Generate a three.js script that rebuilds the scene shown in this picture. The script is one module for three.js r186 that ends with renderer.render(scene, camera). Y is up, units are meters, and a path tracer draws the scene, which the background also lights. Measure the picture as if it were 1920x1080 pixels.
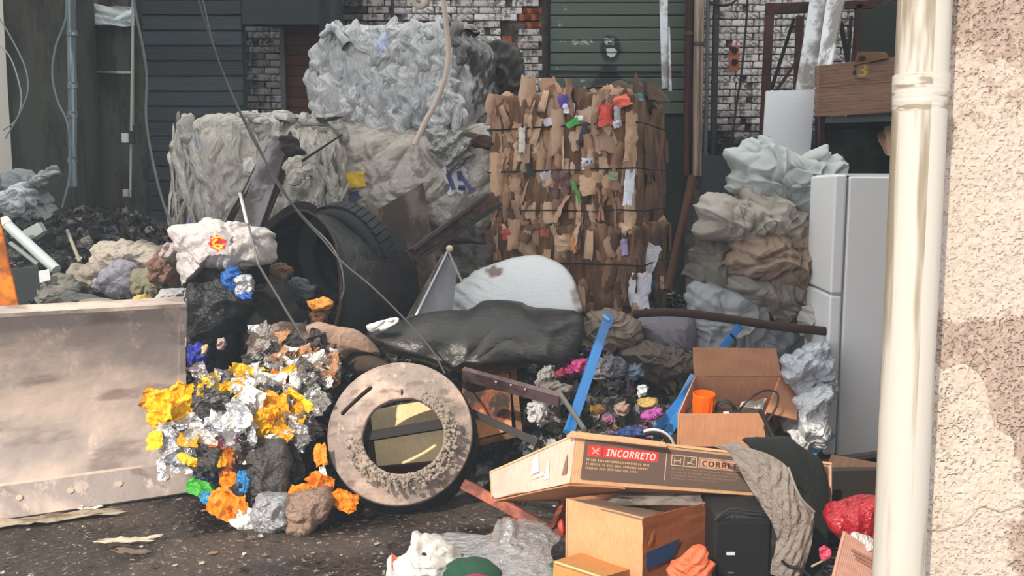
import * as THREE from 'three';
import { mergeGeometries } from 'three/addons/utils/BufferGeometryUtils.js';
import { RoundedBoxGeometry } from 'three/addons/geometries/RoundedBoxGeometry.js';
import { ImprovedNoise } from 'three/addons/math/ImprovedNoise.js';

// ---------- camera, sky, sun, exposure ----------
const scene = new THREE.Scene();
const F = 1700, EYE = 1.6, PITCH = 6.04 * Math.PI / 180;
const camera = new THREE.PerspectiveCamera(2 * Math.atan(540 / F) * 180 / Math.PI, 16 / 9, 0.05, 300);
camera.position.set(0, EYE, 0); camera.rotation.x = -PITCH;
const renderer = new THREE.WebGLRenderer({ antialias: true });
renderer.toneMapping = THREE.LinearToneMapping;
renderer.toneMappingExposure = 1.38;
renderer.shadowMap.enabled = true;
const hazySky = new THREE.DataTexture(new Float32Array(16 * 8 * 4).map((_, i) => [0.95, 0.97, 1, 1][i % 4]), 16, 8, THREE.RGBAFormat, THREE.FloatType);   // an even white haze all round
hazySky.mapping = THREE.EquirectangularReflectionMapping; hazySky.magFilter = THREE.LinearFilter; hazySky.needsUpdate = true;
scene.background = scene.environment = hazySky; scene.backgroundIntensity = scene.environmentIntensity = 1.5;
scene.fog = new THREE.FogExp2(new THREE.Color(0.72, 0.86, 1.0), 0.009);
const SUN_EL = 42 * Math.PI / 180, SUN_AZ = 36 * Math.PI / 180;   // behind the camera, to its left
const sun = new THREE.DirectionalLight(new THREE.Color(1.0, 0.88, 0.73), 3.2);
sun.position.set(-Math.sin(SUN_AZ) * Math.cos(SUN_EL) * 30, Math.sin(SUN_EL) * 30, Math.cos(SUN_AZ) * Math.cos(SUN_EL) * 30);
sun.castShadow = true; sun.shadow.mapSize.set(4096, 4096); sun.shadow.radius = 1.5;
Object.assign(sun.shadow.camera, { left: -9, right: 9, top: 9, bottom: -9, near: 5, far: 60 });
sun.name = 'sun'; scene.add(sun); sun.target.position.set(0, 0, -4); sun.target.name = 'sun_target'; scene.add(sun.target);

// ---------- helpers ----------
const V = (x, y, z) => new THREE.Vector3(x, y, z), TAU = Math.PI * 2;
const eye = V(0, EYE, 0), sp = Math.sin(PITCH), cp = Math.cos(PITCH);
const ray = (px, py) => { const u = (px - 960) / F, v = (540 - py) / F; return V(u, v * cp - sp, -v * sp - cp); };
const P = (px, py, d) => { const r = ray(px, py); return r.multiplyScalar(d / -r.z).add(eye); };            // a point of the picture at distance d
const onY = (px, py, y = 0) => { const r = ray(px, py); return r.multiplyScalar((y - EYE) / r.y).add(eye); };  // ... at height y
const S = (px, d) => px * d / F;                                                                              // pixels to metres at distance d
let seedState = 7;
const seed = (s) => { seedState = s >>> 0; };
const rnd = () => { seedState = (seedState + 0x6d2b79f5) | 0; let t = Math.imul(seedState ^ (seedState >>> 15), 1 | seedState); t = (t + Math.imul(t ^ (t >>> 7), 61 | t)) ^ t; return ((t ^ (t >>> 14)) >>> 0) / 4294967296; };
const rr = (a, b) => a + (b - a) * rnd(), pick = (a) => a[Math.floor(rnd() * a.length)];
const clamp = THREE.MathUtils.clamp, lerp = THREE.MathUtils.lerp, smooth = THREE.MathUtils.smoothstep;
const IN = new ImprovedNoise(), N = (x, y, z = 0) => IN.noise(x + 31.7, y + 17.3, z + 53.1);
const fbm = (x, y, z, o = 4) => { let s = 0, a = .5; for (let i = 0; i < o; i++) { s += a * N(x, y, z); x *= 2.03; y *= 2.03; z *= 2.03; a *= .5; } return s; };
const ridge = (x, y, z, o = 4) => { let s = 0, a = .5; for (let i = 0; i < o; i++) { s += a * (1 - 2 * Math.abs(N(x, y, z))); x *= 2.1; y *= 2.1; z *= 2.1; a *= .5; } return s; };

const names = {};
const numbered = (n) => { const k = names[n] = (names[n] ?? -1) + 1; return k ? n + '_' + String(k).padStart(3, '0') : n; };
function tag(o, label, category, group, kind) {
  if (label) o.userData.label = label; if (category) o.userData.category = category;
  if (group) o.userData.group = group; if (kind) o.userData.kind = kind; return o;
}
function mesh(name, g, m, parent) { const o = new THREE.Mesh(g, m); o.name = name; o.castShadow = o.receiveShadow = true; if (parent) parent.add(o); return o; }
function rebase(g) { g.computeBoundingBox(); const b = g.boundingBox, c = V((b.min.x + b.max.x) / 2, b.min.y, (b.min.z + b.max.z) / 2); g.translate(-c.x, -c.y, -c.z); return c; }
// a thing that is one mesh, its geometry given in the scene's metres
function solo(name, label, category, g, m, group) { const c = rebase(g), o = mesh(numbered(name), g, m, scene); o.position.copy(c); return tag(o, label, category, group); }
function struct(name, g, m) { const c = rebase(g), o = mesh(numbered(name), g, m, scene); o.position.copy(c); o.userData.kind = 'structure'; return o; }
// a thing with parts: parts are added in the scene's metres, done() moves the group's origin to its base
function thing(name, label, category, group) { const o = new THREE.Group(); o.name = numbered(name); scene.add(o); return tag(o, label, category, group); }
function part(o, name, g, m, label) { const p = mesh(name, g, m, o); if (label) p.userData.label = label; return p; }
function done(o, at) {
  o.updateMatrixWorld(true); const b = new THREE.Box3().setFromObject(o), c = at ?? V((b.min.x + b.max.x) / 2, b.min.y, (b.min.z + b.max.z) / 2);
  for (const k of o.children) k.position.sub(c); o.position.copy(c); return o;
}
function copyOf(o, label, group) { const c = o.clone(); c.name = numbered(o.name.replace(/_\d{3}$/, '')); scene.add(c); c.userData = { ...o.userData }; if (label) c.userData.label = label; if (group) c.userData.group = group; return c; }

// uv in metres from the dominant direction of each face
function muv(g, k = 1, ox = 0, oy = 0) {
  const p = g.attributes.position, n = g.attributes.normal, uv = new Float32Array(p.count * 2);
  for (let i = 0; i < p.count; i++) {
    const x = Math.abs(n.getX(i)), y = Math.abs(n.getY(i)), z = Math.abs(n.getZ(i));
    const [a, b] = x >= y && x >= z ? [p.getZ(i), p.getY(i)] : y >= z ? [p.getX(i), p.getZ(i)] : [p.getX(i), p.getY(i)];
    uv[2 * i] = a * k + ox; uv[2 * i + 1] = b * k + oy;
  }
  g.setAttribute('uv', new THREE.BufferAttribute(uv, 2)); return g;
}
const box = (w, h, d, r = .004, seg = 1) => muv(new RoundedBoxGeometry(w, h, d, seg, Math.min(r, w / 2.01, h / 2.01, d / 2.01)), 1, rnd(), rnd());
const cyl = (r0, r1, h, n = 24, open = false) => new THREE.CylinderGeometry(r0, r1, h, n, 1, open);
const UP = V(0, 1, 0);
function along(g, a, b, roll = 0) {      // a geometry that stands on y, laid from a to b
  const d = b.clone().sub(a), q = new THREE.Quaternion().setFromUnitVectors(UP, d.clone().normalize());
  g.rotateY(roll); g.applyQuaternion(q); const c = a.clone().add(b).multiplyScalar(.5); g.translate(c.x, c.y, c.z); return g;
}
const bar = (a, b, w, h, roll = 0, r = .003) => along(box(w, a.distanceTo(b), h, r), a, b, roll);
const rod = (a, b, r, r2 = r, n = 12) => along(cyl(r2, r, a.distanceTo(b), n), a, b);
const tube = (pts, r, seg = 60, n = 8) => new THREE.TubeGeometry(new THREE.CatmullRomCurve3(pts), seg, r, n, false);
function angleIron(a, b, w, t, roll = 0) {
  const L = a.distanceTo(b), g = mergeGeometries([box(w, L, t, t * .2), box(t, L, w, t * .2).translate(-w / 2 + t / 2, 0, w / 2 - t / 2)]);
  return along(g, a, b, roll);
}
function vcol(g, f) {                     // a colour per vertex (the stuff's own: print, dirt, char)
  const p = g.attributes.position, c = new Float32Array(p.count * 3);
  for (let i = 0; i < p.count; i++) { const k = f(p.getX(i), p.getY(i), p.getZ(i)); c.set(k, i * 3); }
  g.setAttribute('color', new THREE.BufferAttribute(c, 3)); return g;
}
function wobble(g, a, f, s = 0) {          // uneven surface
  const p = g.attributes.position;
  for (let i = 0; i < p.count; i++) { const x = p.getX(i), y = p.getY(i), z = p.getZ(i); p.setXYZ(i, x + a * N(x * f, y * f, z * f + s), y + a * N(x * f + 9, y * f, z * f + s), z + a * N(x * f, y * f + 7, z * f + s)); }
  g.computeVertexNormals(); return g;
}
const lin = (hex) => new THREE.Color(hex).toArray();

// a thin sheet, crumpled, rolled round its height and ragged at its border; with th it has two faces
function sheet({ w = .1, h = .15, nx = 8, ny = 10, s = 1, amp = .015, f = 12, roll = 0, bend = 0, pinch = 0, rag = .12, th = 0, tw = 0 }) {
  const pos = [], uv = [], idx = [], W = nx + 1;
  const at = (i, j, off) => {
    let u = i / nx - .5, v = j / ny - .5;
    const e = 1 + rag * N(u * 5, v * 5, s * 3.1) * 2;
    const k = e * (1 - pinch * Math.pow(Math.abs(2 * v), 3));
    let z = amp * (Math.abs(N(u * w * f, v * h * f, s)) * 2.2 + Math.abs(N(u * w * f * 2.3, v * h * f * 2.3, s + 5)) - .7) + off, x, a = u * roll;
    if (roll) { const R = w / roll; x = Math.sin(a) * (R + z) * k; z = (Math.cos(a) * (R + z) - R * (1 + Math.cos(roll / 2)) * .5) * (1 - pinch * .6 * Math.pow(Math.abs(2 * v), 3)); } else x = u * w * k;
    let y = v * h * (1 + rag * N(u * 6, s * 2.7, v * 3) * 2);
    z += bend * (v * v * 4) * h; const t = tw * v, c = Math.cos(t), q = Math.sin(t);
    pos.push(x * c - z * q, y, x * q + z * c); uv.push(u * w, v * h);
  };
  const grid = (off, flip) => { const b = pos.length / 3; for (let j = 0; j <= ny; j++) for (let i = 0; i <= nx; i++) at(i, j, off);
    for (let j = 0; j < ny; j++) for (let i = 0; i < nx; i++) { const q = b + j * W + i; flip ? idx.push(q, q + W, q + 1, q + 1, q + W, q + W + 1) : idx.push(q, q + 1, q + W, q + 1, q + W + 1, q + W); } return b; };
  grid(0, false);
  if (th) {
    const b = grid(-th, true), e = [];
    for (let i = 0; i <= nx; i++) e.push(i); for (let j = 1; j <= ny; j++) e.push(j * W + nx); for (let i = nx - 1; i >= 0; i--) e.push(ny * W + i); for (let j = ny - 1; j > 0; j--) e.push(j * W);
    e.forEach((q, i) => { const r = e[(i + 1) % e.length]; idx.push(q, q + b, r, r, q + b, r + b); });
  }
  const g = new THREE.BufferGeometry(); g.setAttribute('position', new THREE.Float32BufferAttribute(pos, 3)); g.setAttribute('uv', new THREE.Float32BufferAttribute(uv, 2)); g.setIndex(idx); g.computeVertexNormals(); return g;
}

// a soft body with an outline seen in the picture, a distance, a thickness before and behind it, and folds
// d is a distance or a function of the pixel; fold(x, y, z, r) moves the surface outwards in metres
function puff(outline, d, { t = .15, back = .2, nr = 34, na = 110, fold = null, p = 2.2, c = null, soft = true, grow = 1, top = 0 } = {}) {
  const D = typeof d === 'function' ? d : () => d;
  const pts = outline.map(([x, y]) => P(x, y, D(x, y)));
  const C = c ? P(c[0], c[1], D(c[0], c[1])) : pts.reduce((a, b) => a.add(b), V(0, 0, 0)).multiplyScalar(1 / pts.length);
  const ring = soft ? new THREE.CatmullRomCurve3(pts, true, 'catmullrom', .4).getPoints(400).slice(0, 400) : pts;
  const B = [];
  for (let k = 0; k < na; k++) {
    const th = k / na * TAU, dx = Math.cos(th), dy = Math.sin(th); let best = 0, bz = C.z;
    for (let i = 0; i < ring.length; i++) {
      const a = ring[i], b = ring[(i + 1) % ring.length], ax = a.x - C.x, ay = a.y - C.y, ex = b.x - a.x, ey = b.y - a.y, den = dx * ey - dy * ex;
      if (Math.abs(den) < 1e-12) continue;
      const s = (ax * ey - ay * ex) / den, q = (ax * dy - ay * dx) / den;
      if (s > best && q >= -1e-6 && q <= 1.000001) { best = s; bz = lerp(a.z, b.z, q); }
    }
    B.push([dx * best * grow, dy * best * grow, bz - C.z]);
  }
  const pos = [], uv = [], idx = [], nb = Math.max(4, Math.round(nr / 3)), rows = nr + nb;
  const put = (r, k, zs) => {
    const b = B[k], m = Math.sqrt(Math.max(0, 1 - Math.pow(r, p)));
    let x = C.x + b[0] * r, y = C.y + b[1] * r, z = C.z + b[2] * r + m * zs; const nz = m * Math.sign(zs), L = Math.hypot(b[0], b[1]) || 1, nx = b[0] / L * (1 - m), ny = b[1] / L * (1 - m) + top * m;
    if (fold) { const q = fold(x, y, z, r, Math.sign(zs)); x += nx * q; y += ny * q; z += nz * q + (1 - Math.abs(nz)) * q * .25; }
    pos.push(x, y, z); uv.push(x + .3 * z, y - .9 * z);
  };
  put(0, 0, t);
  for (let i = 1; i <= nr; i++) for (let k = 0; k < na; k++) put(Math.pow(i / nr, .8), k, t);
  for (let i = 1; i < nb; i++) for (let k = 0; k < na; k++) put(1 - i / nb, k, -back);
  put(0, 0, -back);
  const last = pos.length / 3 - 1, R = nr + nb - 1;
  for (let k = 0; k < na; k++) { const k2 = (k + 1) % na; idx.push(0, 1 + k, 1 + k2); for (let i = 0; i < R - 1; i++) { const a = 1 + i * na + k, b = 1 + i * na + k2; idx.push(a, a + na, b, b, a + na, b + na); } idx.push(1 + (R - 1) * na + k, last, 1 + (R - 1) * na + k2); }
  const g = new THREE.BufferGeometry(); g.setAttribute('position', new THREE.Float32BufferAttribute(pos, 3)); g.setAttribute('uv', new THREE.Float32BufferAttribute(uv, 2)); g.setIndex(idx); g.computeVertexNormals(); return g;
}
// kinds of folds
const wave = (p) => Math.pow(Math.abs(Math.sin(p)), .7), tri = (p) => 2 * Math.abs(p - Math.floor(p + .5));
// drapery: rounded folds with tight valleys that wander and cross
const cloth = (a, fx, fy, s = 0, w = .5) => (x, y, z) => {
  const wx = x + w * .16 * N(x * 4, y * 4, s), wy = y + w * .16 * N(x * 4 + 5, y * 4, s), n1 = N(wx * 2.1, wy * 2.1, s + z) * 3.4, n2 = N(wx * 2.7, wy * 2.7, s + 9 - z) * 3.2, m = .5 + .5 * Math.sin(3 * N(x * 2, y * 2, s + 20) * 2.4);
  return a * (.75 * wave(wx * fx * 1.5 + wy * fy * .5 + n1) * (.35 + .65 * m) + .6 * wave(wy * fy * 1.6 - wx * fx * .6 + n2) * (1 - .7 * m) - .55) + a * .22 * wave((wx + wy) * (fx + fy) * 1.3 + n1 * 2 - n2) + a * .1 * N(wx * 30, wy * 30, s);
};
const drape = (a, k, s = 0) => (x, y, z) => {
  const wx = x + .1 * N(x * 3, y * 3, s), wy = y + .1 * N(x * 3 + 5, y * 3, s), m2 = smooth(N(x * 3 + 7, y * 3, s + 33), -.2, .2), sk = (p) => { const v = Math.pow(Math.abs(Math.sin(p / 2 + .45 * Math.sin(p))), .75); return lerp(v, 1 - v, m2); };
  const f1 = k * (wx * .9 + wy * .5) + 4.2 * N(wx * 1.9, wy * 1.9, s), f2 = k * .8 * (wy * 1.1 - wx * .45) + 4.6 * N(wx * 2.3, wy * 2.3, s + 9), f3 = k * 2.1 * (wx * .3 + wy) + 4 * N(wx * 4, wy * 4, s + 15), m = smooth(N(x * 2.2, y * 2.2, s + 20), -.25, .25);
  return a * (sk(f1) * (.2 + .8 * m) + .9 * sk(f2) * (1 - .75 * m) + .3 * sk(f3) - .6);
};
// crushed foil, film and paper: flat facets between straight creases
const crush = (a, f, s = 0) => {
  const c1 = Math.cos(s * 1.3), s1 = Math.sin(s * 1.3), c2 = Math.cos(s * 2.1 + 1.2), s2 = Math.sin(s * 2.1 + 1.2);
  return (x, y, z) => { const wx = x + .12 / f * 3 * N(x * f * .7, y * f * .7, s + z * f), wy = y + .12 / f * 3 * N(x * f * .7 + 4, y * f * .7, s - z * f), n = N(wx * f * .5, wy * f * .5, s + z * f * .5);
    return a * (.8 * tri(f * .42 * (wx * c1 + wy * s1) + 1.5 * n) + .6 * tri(f * .5 * (wx * c2 + wy * s2 + z * .6) - 1.3 * n + .3) + .35 * tri(f * 1.1 * (wx * s1 - wy * c2) + 1.1 * n) + .2 * tri(f * 2.3 * (wx * c2 + wy * c1) + n) - 1.1) + a * .5 * n; };
};
// a bulging pocket of film: pinched at both ends, pleated along its length
function pod({ w = .16, h = .34, t = .07, s = 1, nx = 15, ny = 15 }) {
  const pos = [], uv = [], idx = [], W = nx + 1;
  for (let j = 0; j <= ny; j++) for (let i = 0; i <= nx; i++) {
    const u = i / nx * 2 - 1, v = j / ny * 2 - 1, e = Math.pow(Math.max(0, 1 - Math.pow(Math.abs(v), 2.4)), .55) * (1 + .25 * N(v * 2.2, s, u)), a = u * 1.75, b = N(v * 1.6, s * 3.3, 1) * .5;
    const pl = .15 * (wave(u * 6 + 2.6 * N(v * 2.5, s, 2) + s) - .5) + .16 * N(u * 2, v * 4, s);
    pos.push(w / 2 * Math.sin(a) * e * (1 + pl) + b * w, h / 2 * v, t * (Math.cos(a) * (.7 + .3 * e) + pl) * e - t * .25); uv.push(u * w * .5, v * h * .5);
  }
  for (let j = 0; j < ny; j++) for (let i = 0; i < nx; i++) { const q = j * W + i; idx.push(q, q + 1, q + W, q + 1, q + W + 1, q + W); }
  const g = new THREE.BufferGeometry(); g.setAttribute('position', new THREE.Float32BufferAttribute(pos, 3)); g.setAttribute('uv', new THREE.Float32BufferAttribute(uv, 2)); g.setIndex(idx); g.computeVertexNormals(); return g;
}
// eight corners to a solid; faces get uv 0..1
function hexa(A) { // A: [x0y0z0, x1y0z0, x1y1z0, x0y1z0, then the same at the back]
  const q = [[0, 1, 2, 3], [5, 4, 7, 6], [4, 0, 3, 7], [1, 5, 6, 2], [3, 2, 6, 7], [4, 5, 1, 0]], pos = [], uv = [], idx = [];
  for (const f of q) { const b = pos.length / 3; for (const i of f) pos.push(...A[i].toArray()); uv.push(0, 0, 1, 0, 1, 1, 0, 1); idx.push(b, b + 1, b + 2, b, b + 2, b + 3); }
  const g = new THREE.BufferGeometry(); g.setAttribute('position', new THREE.Float32BufferAttribute(pos, 3)); g.setAttribute('uv', new THREE.Float32BufferAttribute(uv, 2)); g.setIndex(idx); g.computeVertexNormals(); return g;
}
// a four-cornered panel with thickness (corners anticlockwise from bottom left), slightly buckled
function panel(a, b, c, d, th = .006, n = 10, buckle = 0, s = 0, rag = 0) {
  const nrm = b.clone().sub(a).cross(d.clone().sub(a)).normalize(), pos = [], uv = [], idx = [], W = n + 1, H = n + 1;
  const w = a.distanceTo(b), h = a.distanceTo(d);
  for (const off of [0, -th]) for (let j = 0; j <= n; j++) for (let i = 0; i <= n; i++) {
    let u = i / n, v = j / n; if (rag) { const e = rag * (Math.abs(u - .5) > .49 || Math.abs(v - .5) > .49 ? 1 : 0); u = u + e * N(v * 9, u * 5, s) * .5; v = v + e * N(u * 9 + 3, v * 5, s) * .5; }
    const q = a.clone().lerp(b, u).lerp(d.clone().lerp(c, u), v).addScaledVector(nrm, off + buckle * (N(u * 2.2, v * 2.2, s) + .5 * N(u * 5, v * 5, s + 3)));
    pos.push(q.x, q.y, q.z); uv.push(i / n * w, j / n * h);
  }
  const B = W * H;
  for (let j = 0; j < n; j++) for (let i = 0; i < n; i++) { const q = j * W + i; idx.push(q, q + 1, q + W, q + 1, q + W + 1, q + W, B + q, B + q + W, B + q + 1, B + q + 1, B + q + W, B + q + W + 1); }
  const e = []; for (let i = 0; i <= n; i++) e.push(i); for (let j = 1; j <= n; j++) e.push(j * W + n); for (let i = n - 1; i >= 0; i--) e.push(n * W + i); for (let j = n - 1; j > 0; j--) e.push(j * W);
  const g = new THREE.BufferGeometry(), ring = [];
  e.forEach((q, i) => { const r = e[(i + 1) % e.length], b0 = pos.length / 3; for (const k of [q, B + q, r, B + r]) { pos.push(pos[3 * k], pos[3 * k + 1], pos[3 * k + 2]); uv.push(uv[2 * k], uv[2 * k + 1]); } idx.push(b0, b0 + 1, b0 + 2, b0 + 2, b0 + 1, b0 + 3); });
  g.setAttribute('position', new THREE.Float32BufferAttribute(pos, 3)); g.setAttribute('uv', new THREE.Float32BufferAttribute(uv, 2)); g.setIndex(idx); g.computeVertexNormals(); return g;
}
const caster = new THREE.Raycaster();
function hit(o, px, py) { o.updateMatrixWorld(true); caster.set(eye, ray(px, py).normalize()); const h = caster.intersectObject(o, true)[0]; return h && { p: h.point, n: h.face.normal.clone() }; }

// ---------- surfaces ----------
const T = {};
function hash2(x, y, s) { let h = (Math.imul(x, 374761393) + Math.imul(y, 668265263) + Math.imul(s, 974634777)) | 0; h = Math.imul(h ^ (h >>> 13), 1274126177); return ((h ^ (h >>> 16)) >>> 0) / 4294967296; }
function pn(u, v, per, s = 0, py = per) { // value noise that repeats every 1
  const x = u * per, y = v * py, ix = Math.floor(x), iy = Math.floor(y), fx = x - ix, fy = y - iy, a = fx * fx * (3 - 2 * fx), b = fy * fy * (3 - 2 * fy), m = (k, q) => ((k % q) + q) % q;
  const x0 = m(ix, per), x1 = m(ix + 1, per), y0 = m(iy, py), y1 = m(iy + 1, py);
  return lerp(lerp(hash2(x0, y0, s), hash2(x1, y0, s), a), lerp(hash2(x0, y1, s), hash2(x1, y1, s), a), b);
}
const pf = (u, v, per, o = 5, s = 0, py = per) => { let r = 0, a = .5, q = 0; for (let i = 0; i < o; i++) { r += a * pn(u, v, per, s + i, py); q += a; a *= .5; per *= 2; py *= 2; } return r / q; };
function texture(name, size, f, color = true, rep = 1) {
  const W = Array.isArray(size) ? size[0] : size, H = Array.isArray(size) ? size[1] : size, data = new Uint8Array(W * H * 4);
  for (let y = 0; y < H; y++) for (let x = 0; x < W; x++) { const c = f((x + .5) / W, (y + .5) / H), o = (y * W + x) * 4; if (typeof c === 'number') { const k = clamp(c * 255, 0, 255); data[o] = data[o + 1] = data[o + 2] = k; } else { data[o] = clamp(c[0], 0, 255); data[o + 1] = clamp(c[1], 0, 255); data[o + 2] = clamp(c[2], 0, 255); } data[o + 3] = 255; }
  const t = new THREE.DataTexture(data, W, H); t.wrapS = t.wrapT = THREE.RepeatWrapping; t.magFilter = THREE.LinearFilter; if (color) t.colorSpace = THREE.SRGBColorSpace; t.repeat.set(rep, rep); t.needsUpdate = true; return T[name] = t;
}
const rep = (n, x, y = x) => { const t = (T[n] ?? n).clone(); t.repeat.set(x, y); t.needsUpdate = true; return t; };
const mixc = (a, b, k) => [lerp(a[0], b[0], k), lerp(a[1], b[1], k), lerp(a[2], b[2], k)];
texture('fine', 512, (u, v) => pf(u, v, 24, 5), false);
texture('lumps', 512, (u, v) => pf(u, v, 6, 6, 3), false);
texture('creases', 512, (u, v) => { const a = pf(u + .05 * pf(u, v, 8, 3, 9), v, 5, 5, 11), b = pf(u, v, 11, 4, 21); return 1 - Math.abs(a - .5) * 3.2 - Math.abs(b - .5) * 1.2; }, false);
texture('grime', 512, (u, v) => { const a = pf(u, v, 5, 6, 31), b = pf(u, v, 40, 3, 41), k = smooth(a + .25 * (b - .5), .38, .68); return mixc([150, 140, 132], [255, 255, 255], k); });
texture('dust', 512, (u, v) => { const a = pf(u, v, 6, 6, 51), b = pf(u, v, 60, 3, 61), k = smooth(a + .4 * (b - .5), .4, .75); return mixc([46, 44, 44], [96, 90, 84], k * .9); });
texture('weave', 256, (u, v) => .5 + .22 * Math.sin(u * TAU * 48) * Math.sign(Math.sin(v * TAU * 24)) + .25 * (pn(u, v, 64) - .5), false);
texture('wood', [512, 512], (u, v) => { const g = pf(u, v, 3, 5, 71, 60), k = pf(u, v, 10, 4, 81, 160); return mixc([120, 92, 78], [196, 164, 142], clamp(g * .7 + k * .5 - .1, 0, 1)); });
texture('grain', 512, (u, v) => pf(u, v, 4, 5, 71, 80), false);
texture('card', 512, (u, v) => { const g = pf(u, v, 8, 5, 91), k = pf(u, v, 160, 2, 95, 30); return mixc([226, 214, 204], [255, 255, 255], clamp(.55 * g + .6 * k, 0, 1)); });
texture('flute', 256, (u, v) => .5 + .3 * Math.sin(u * TAU * 40) + .4 * (pf(u, v, 20, 3, 4) - .5), false);
texture('rust', 512, (u, v) => { const a = pf(u, v, 7, 6, 101), b = pf(u, v, 50, 3, 103), k = smooth(a + .3 * (b - .5), .35, .65); return mixc([74, 48, 42], [118, 88, 80], k); });
texture('char', 512, (u, v) => { const a = pf(u, v, 9, 6, 111), b = pf(u, v, 70, 3, 113), k = smooth(a * .6 + b * .5, .5, .8); return mixc([26, 25, 26], [92, 88, 84], k); });
texture('floor', 1024, (u, v) => {
  const a = pf(u, v, 5, 7, 121), b = pf(u, v, 90, 4, 123), c = pf(u, v, 240, 2, 125), k = smooth(a, .38, .66);
  let q = mixc([40, 34, 31], [84, 70, 60], k * .8 + .25 * (b - .5)); if (b > .66 && c > .58) q = mixc(q, [178, 166, 152], .75); if (c < .26) q = mixc(q, [24, 21, 20], .5); return q;
});
texture('wet', 512, (u, v) => { const a = pf(u, v, 5, 5, 121); return lerp(.2, .75, smooth(a + .2 * (pf(u, v, 40, 3, 6) - .5), .36, .62)); }, false);
texture('stucco', 1024, (u, v) => {
  const a = pf(u, v, 70, 4, 131), pits = pf(u, v, 150, 4, 133), pat = smooth(pf(u, v, 4, 5, 135) + .12 * (a - .5), .47, .57);
  let q = mixc([172, 150, 136], [202, 186, 172], pat); q = mixc(q, [208, 192, 180], smooth(a, .48, .8) * .5); q = mixc(q, [160, 134, 120], clamp((.41 - pits) * 8, 0, 1) * .9 * (1 - pat * .6)); return q;
});
texture('pits', 1024, (u, v) => { const a = pf(u, v, 90, 4, 131), pat = smooth(pf(u, v, 4, 5, 135) + .12 * (a - .5), .47, .57), q = pf(u, v, 150, 4, 133); return clamp(.7 + .5 * (a - .5) + .5 * (pf(u, v, 50, 2, 9) - .5) - clamp((.46 - q) * 3.4, 0, 1) * (1 - pat * .6), 0, 1); }, false);
texture('mud', 1024, (u, v) => {
  const a = pf(u, v, 3, 6, 141, 5), b = pf(u, v, 18, 4, 143, 9), c = pf(u, v, 140, 3, 145, 60), k = smooth(a + .22 * (b - .5), .34, .68);
  let q = mixc([160, 148, 142], [206, 184, 170], k); q = mixc(q, [226, 206, 190], smooth(b + .4 * (c - .5), .6, .85) * .55); q = mixc(q, [112, 94, 86], smooth(pf(u, v, 6, 5, 149, 12), .58, .75) * .5); return q;
});
texture('oldpaint', 512, (u, v) => { const a = pf(u, v, 8, 6, 151), b = pf(u, v, 40, 3, 153); return mixc([146, 132, 112], [198, 191, 180], smooth(a + .3 * (b - .5), .34, .52)); });
texture('sootbrick', 512, (u, v) => { const a = pf(u, v, 30, 5, 161), b = pf(u, v, 8, 4, 163); return mixc([128, 122, 120], [255, 252, 250], smooth(a * .6 + b * .5, .38, .62)); });
texture('film', 512, (u, v) => { const a = pf(u, v, 12, 5, 171, 5), b = pf(u, v, 50, 4, 173, 18); return 1 - Math.abs(a - .5) * 2.6 - Math.abs(b - .5) * 1.6; }, false);

function M(hex, rough = .85, o = {}) {
  const { bump, bs = .004, br = 2, map, mr = 1, ...x } = o;
  const m = new THREE.MeshPhysicalMaterial({ color: hex, roughness: rough, ...x });
  if (map) m.map = Array.isArray(mr) ? rep(map, ...mr) : rep(map, mr);
  if (bump) { m.bumpMap = Array.isArray(br) ? rep(bump, ...br) : rep(bump, br); m.bumpScale = bs; }
  return m;
}
const canvas = (w, h, draw) => { const c = document.createElement('canvas'); c.width = w; c.height = h; const x = c.getContext('2d'); draw(x, w, h); const t = new THREE.CanvasTexture(c); t.colorSpace = THREE.SRGBColorSpace; t.magFilter = THREE.LinearFilter; return t; };

// ---------- the building ----------
const ZB = 10, ROOF = 4.2;
{ // floor: trodden wet dirt over concrete
  const g = new THREE.BoxGeometry(16, .2, 22, 220, 1, 300), p = g.attributes.position; g.translate(0, -.1, 0);
  for (let i = 0; i < p.count; i++) if (p.getY(i) > -.01) { const x = p.getX(i), z = p.getZ(i); p.setY(i, -.006 + .012 * fbm(x * 1.6, z * 1.6, 3, 4) + .006 * N(x * 12, z * 12, 1)); }
  g.computeVertexNormals(); muv(g);
  struct('floor', g, M(0xffffff, 1, { map: T.floor, mr: .55, roughnessMap: rep('wet', .55), bump: T.fine, bs: .012, br: 1.6 }));
}
const mSoot = M(0x2b2f33, .9, { bump: T.lumps, bs: .01, br: 1.5 }), mWallDark = M(0x55524f, .95, { map: T.sootbrick, bump: T.lumps, bs: .02, br: 2 });
const mConcrete = M(0x8a8580, .95, { map: T.card, mr: .5, bump: T.lumps, bs: .01 });
const wallBox = (name, x0, x1, y0, y1, z0, z1, m) => struct(name, box(x1 - x0, y1 - y0, z1 - z0, .003).translate((x0 + x1) / 2, (y0 + y1) / 2, (z0 + z1) / 2), m);
const X = (px, d, py = 200) => P(px, py, d).x, Y = (py, d) => P(960, py, d).y;
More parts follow.
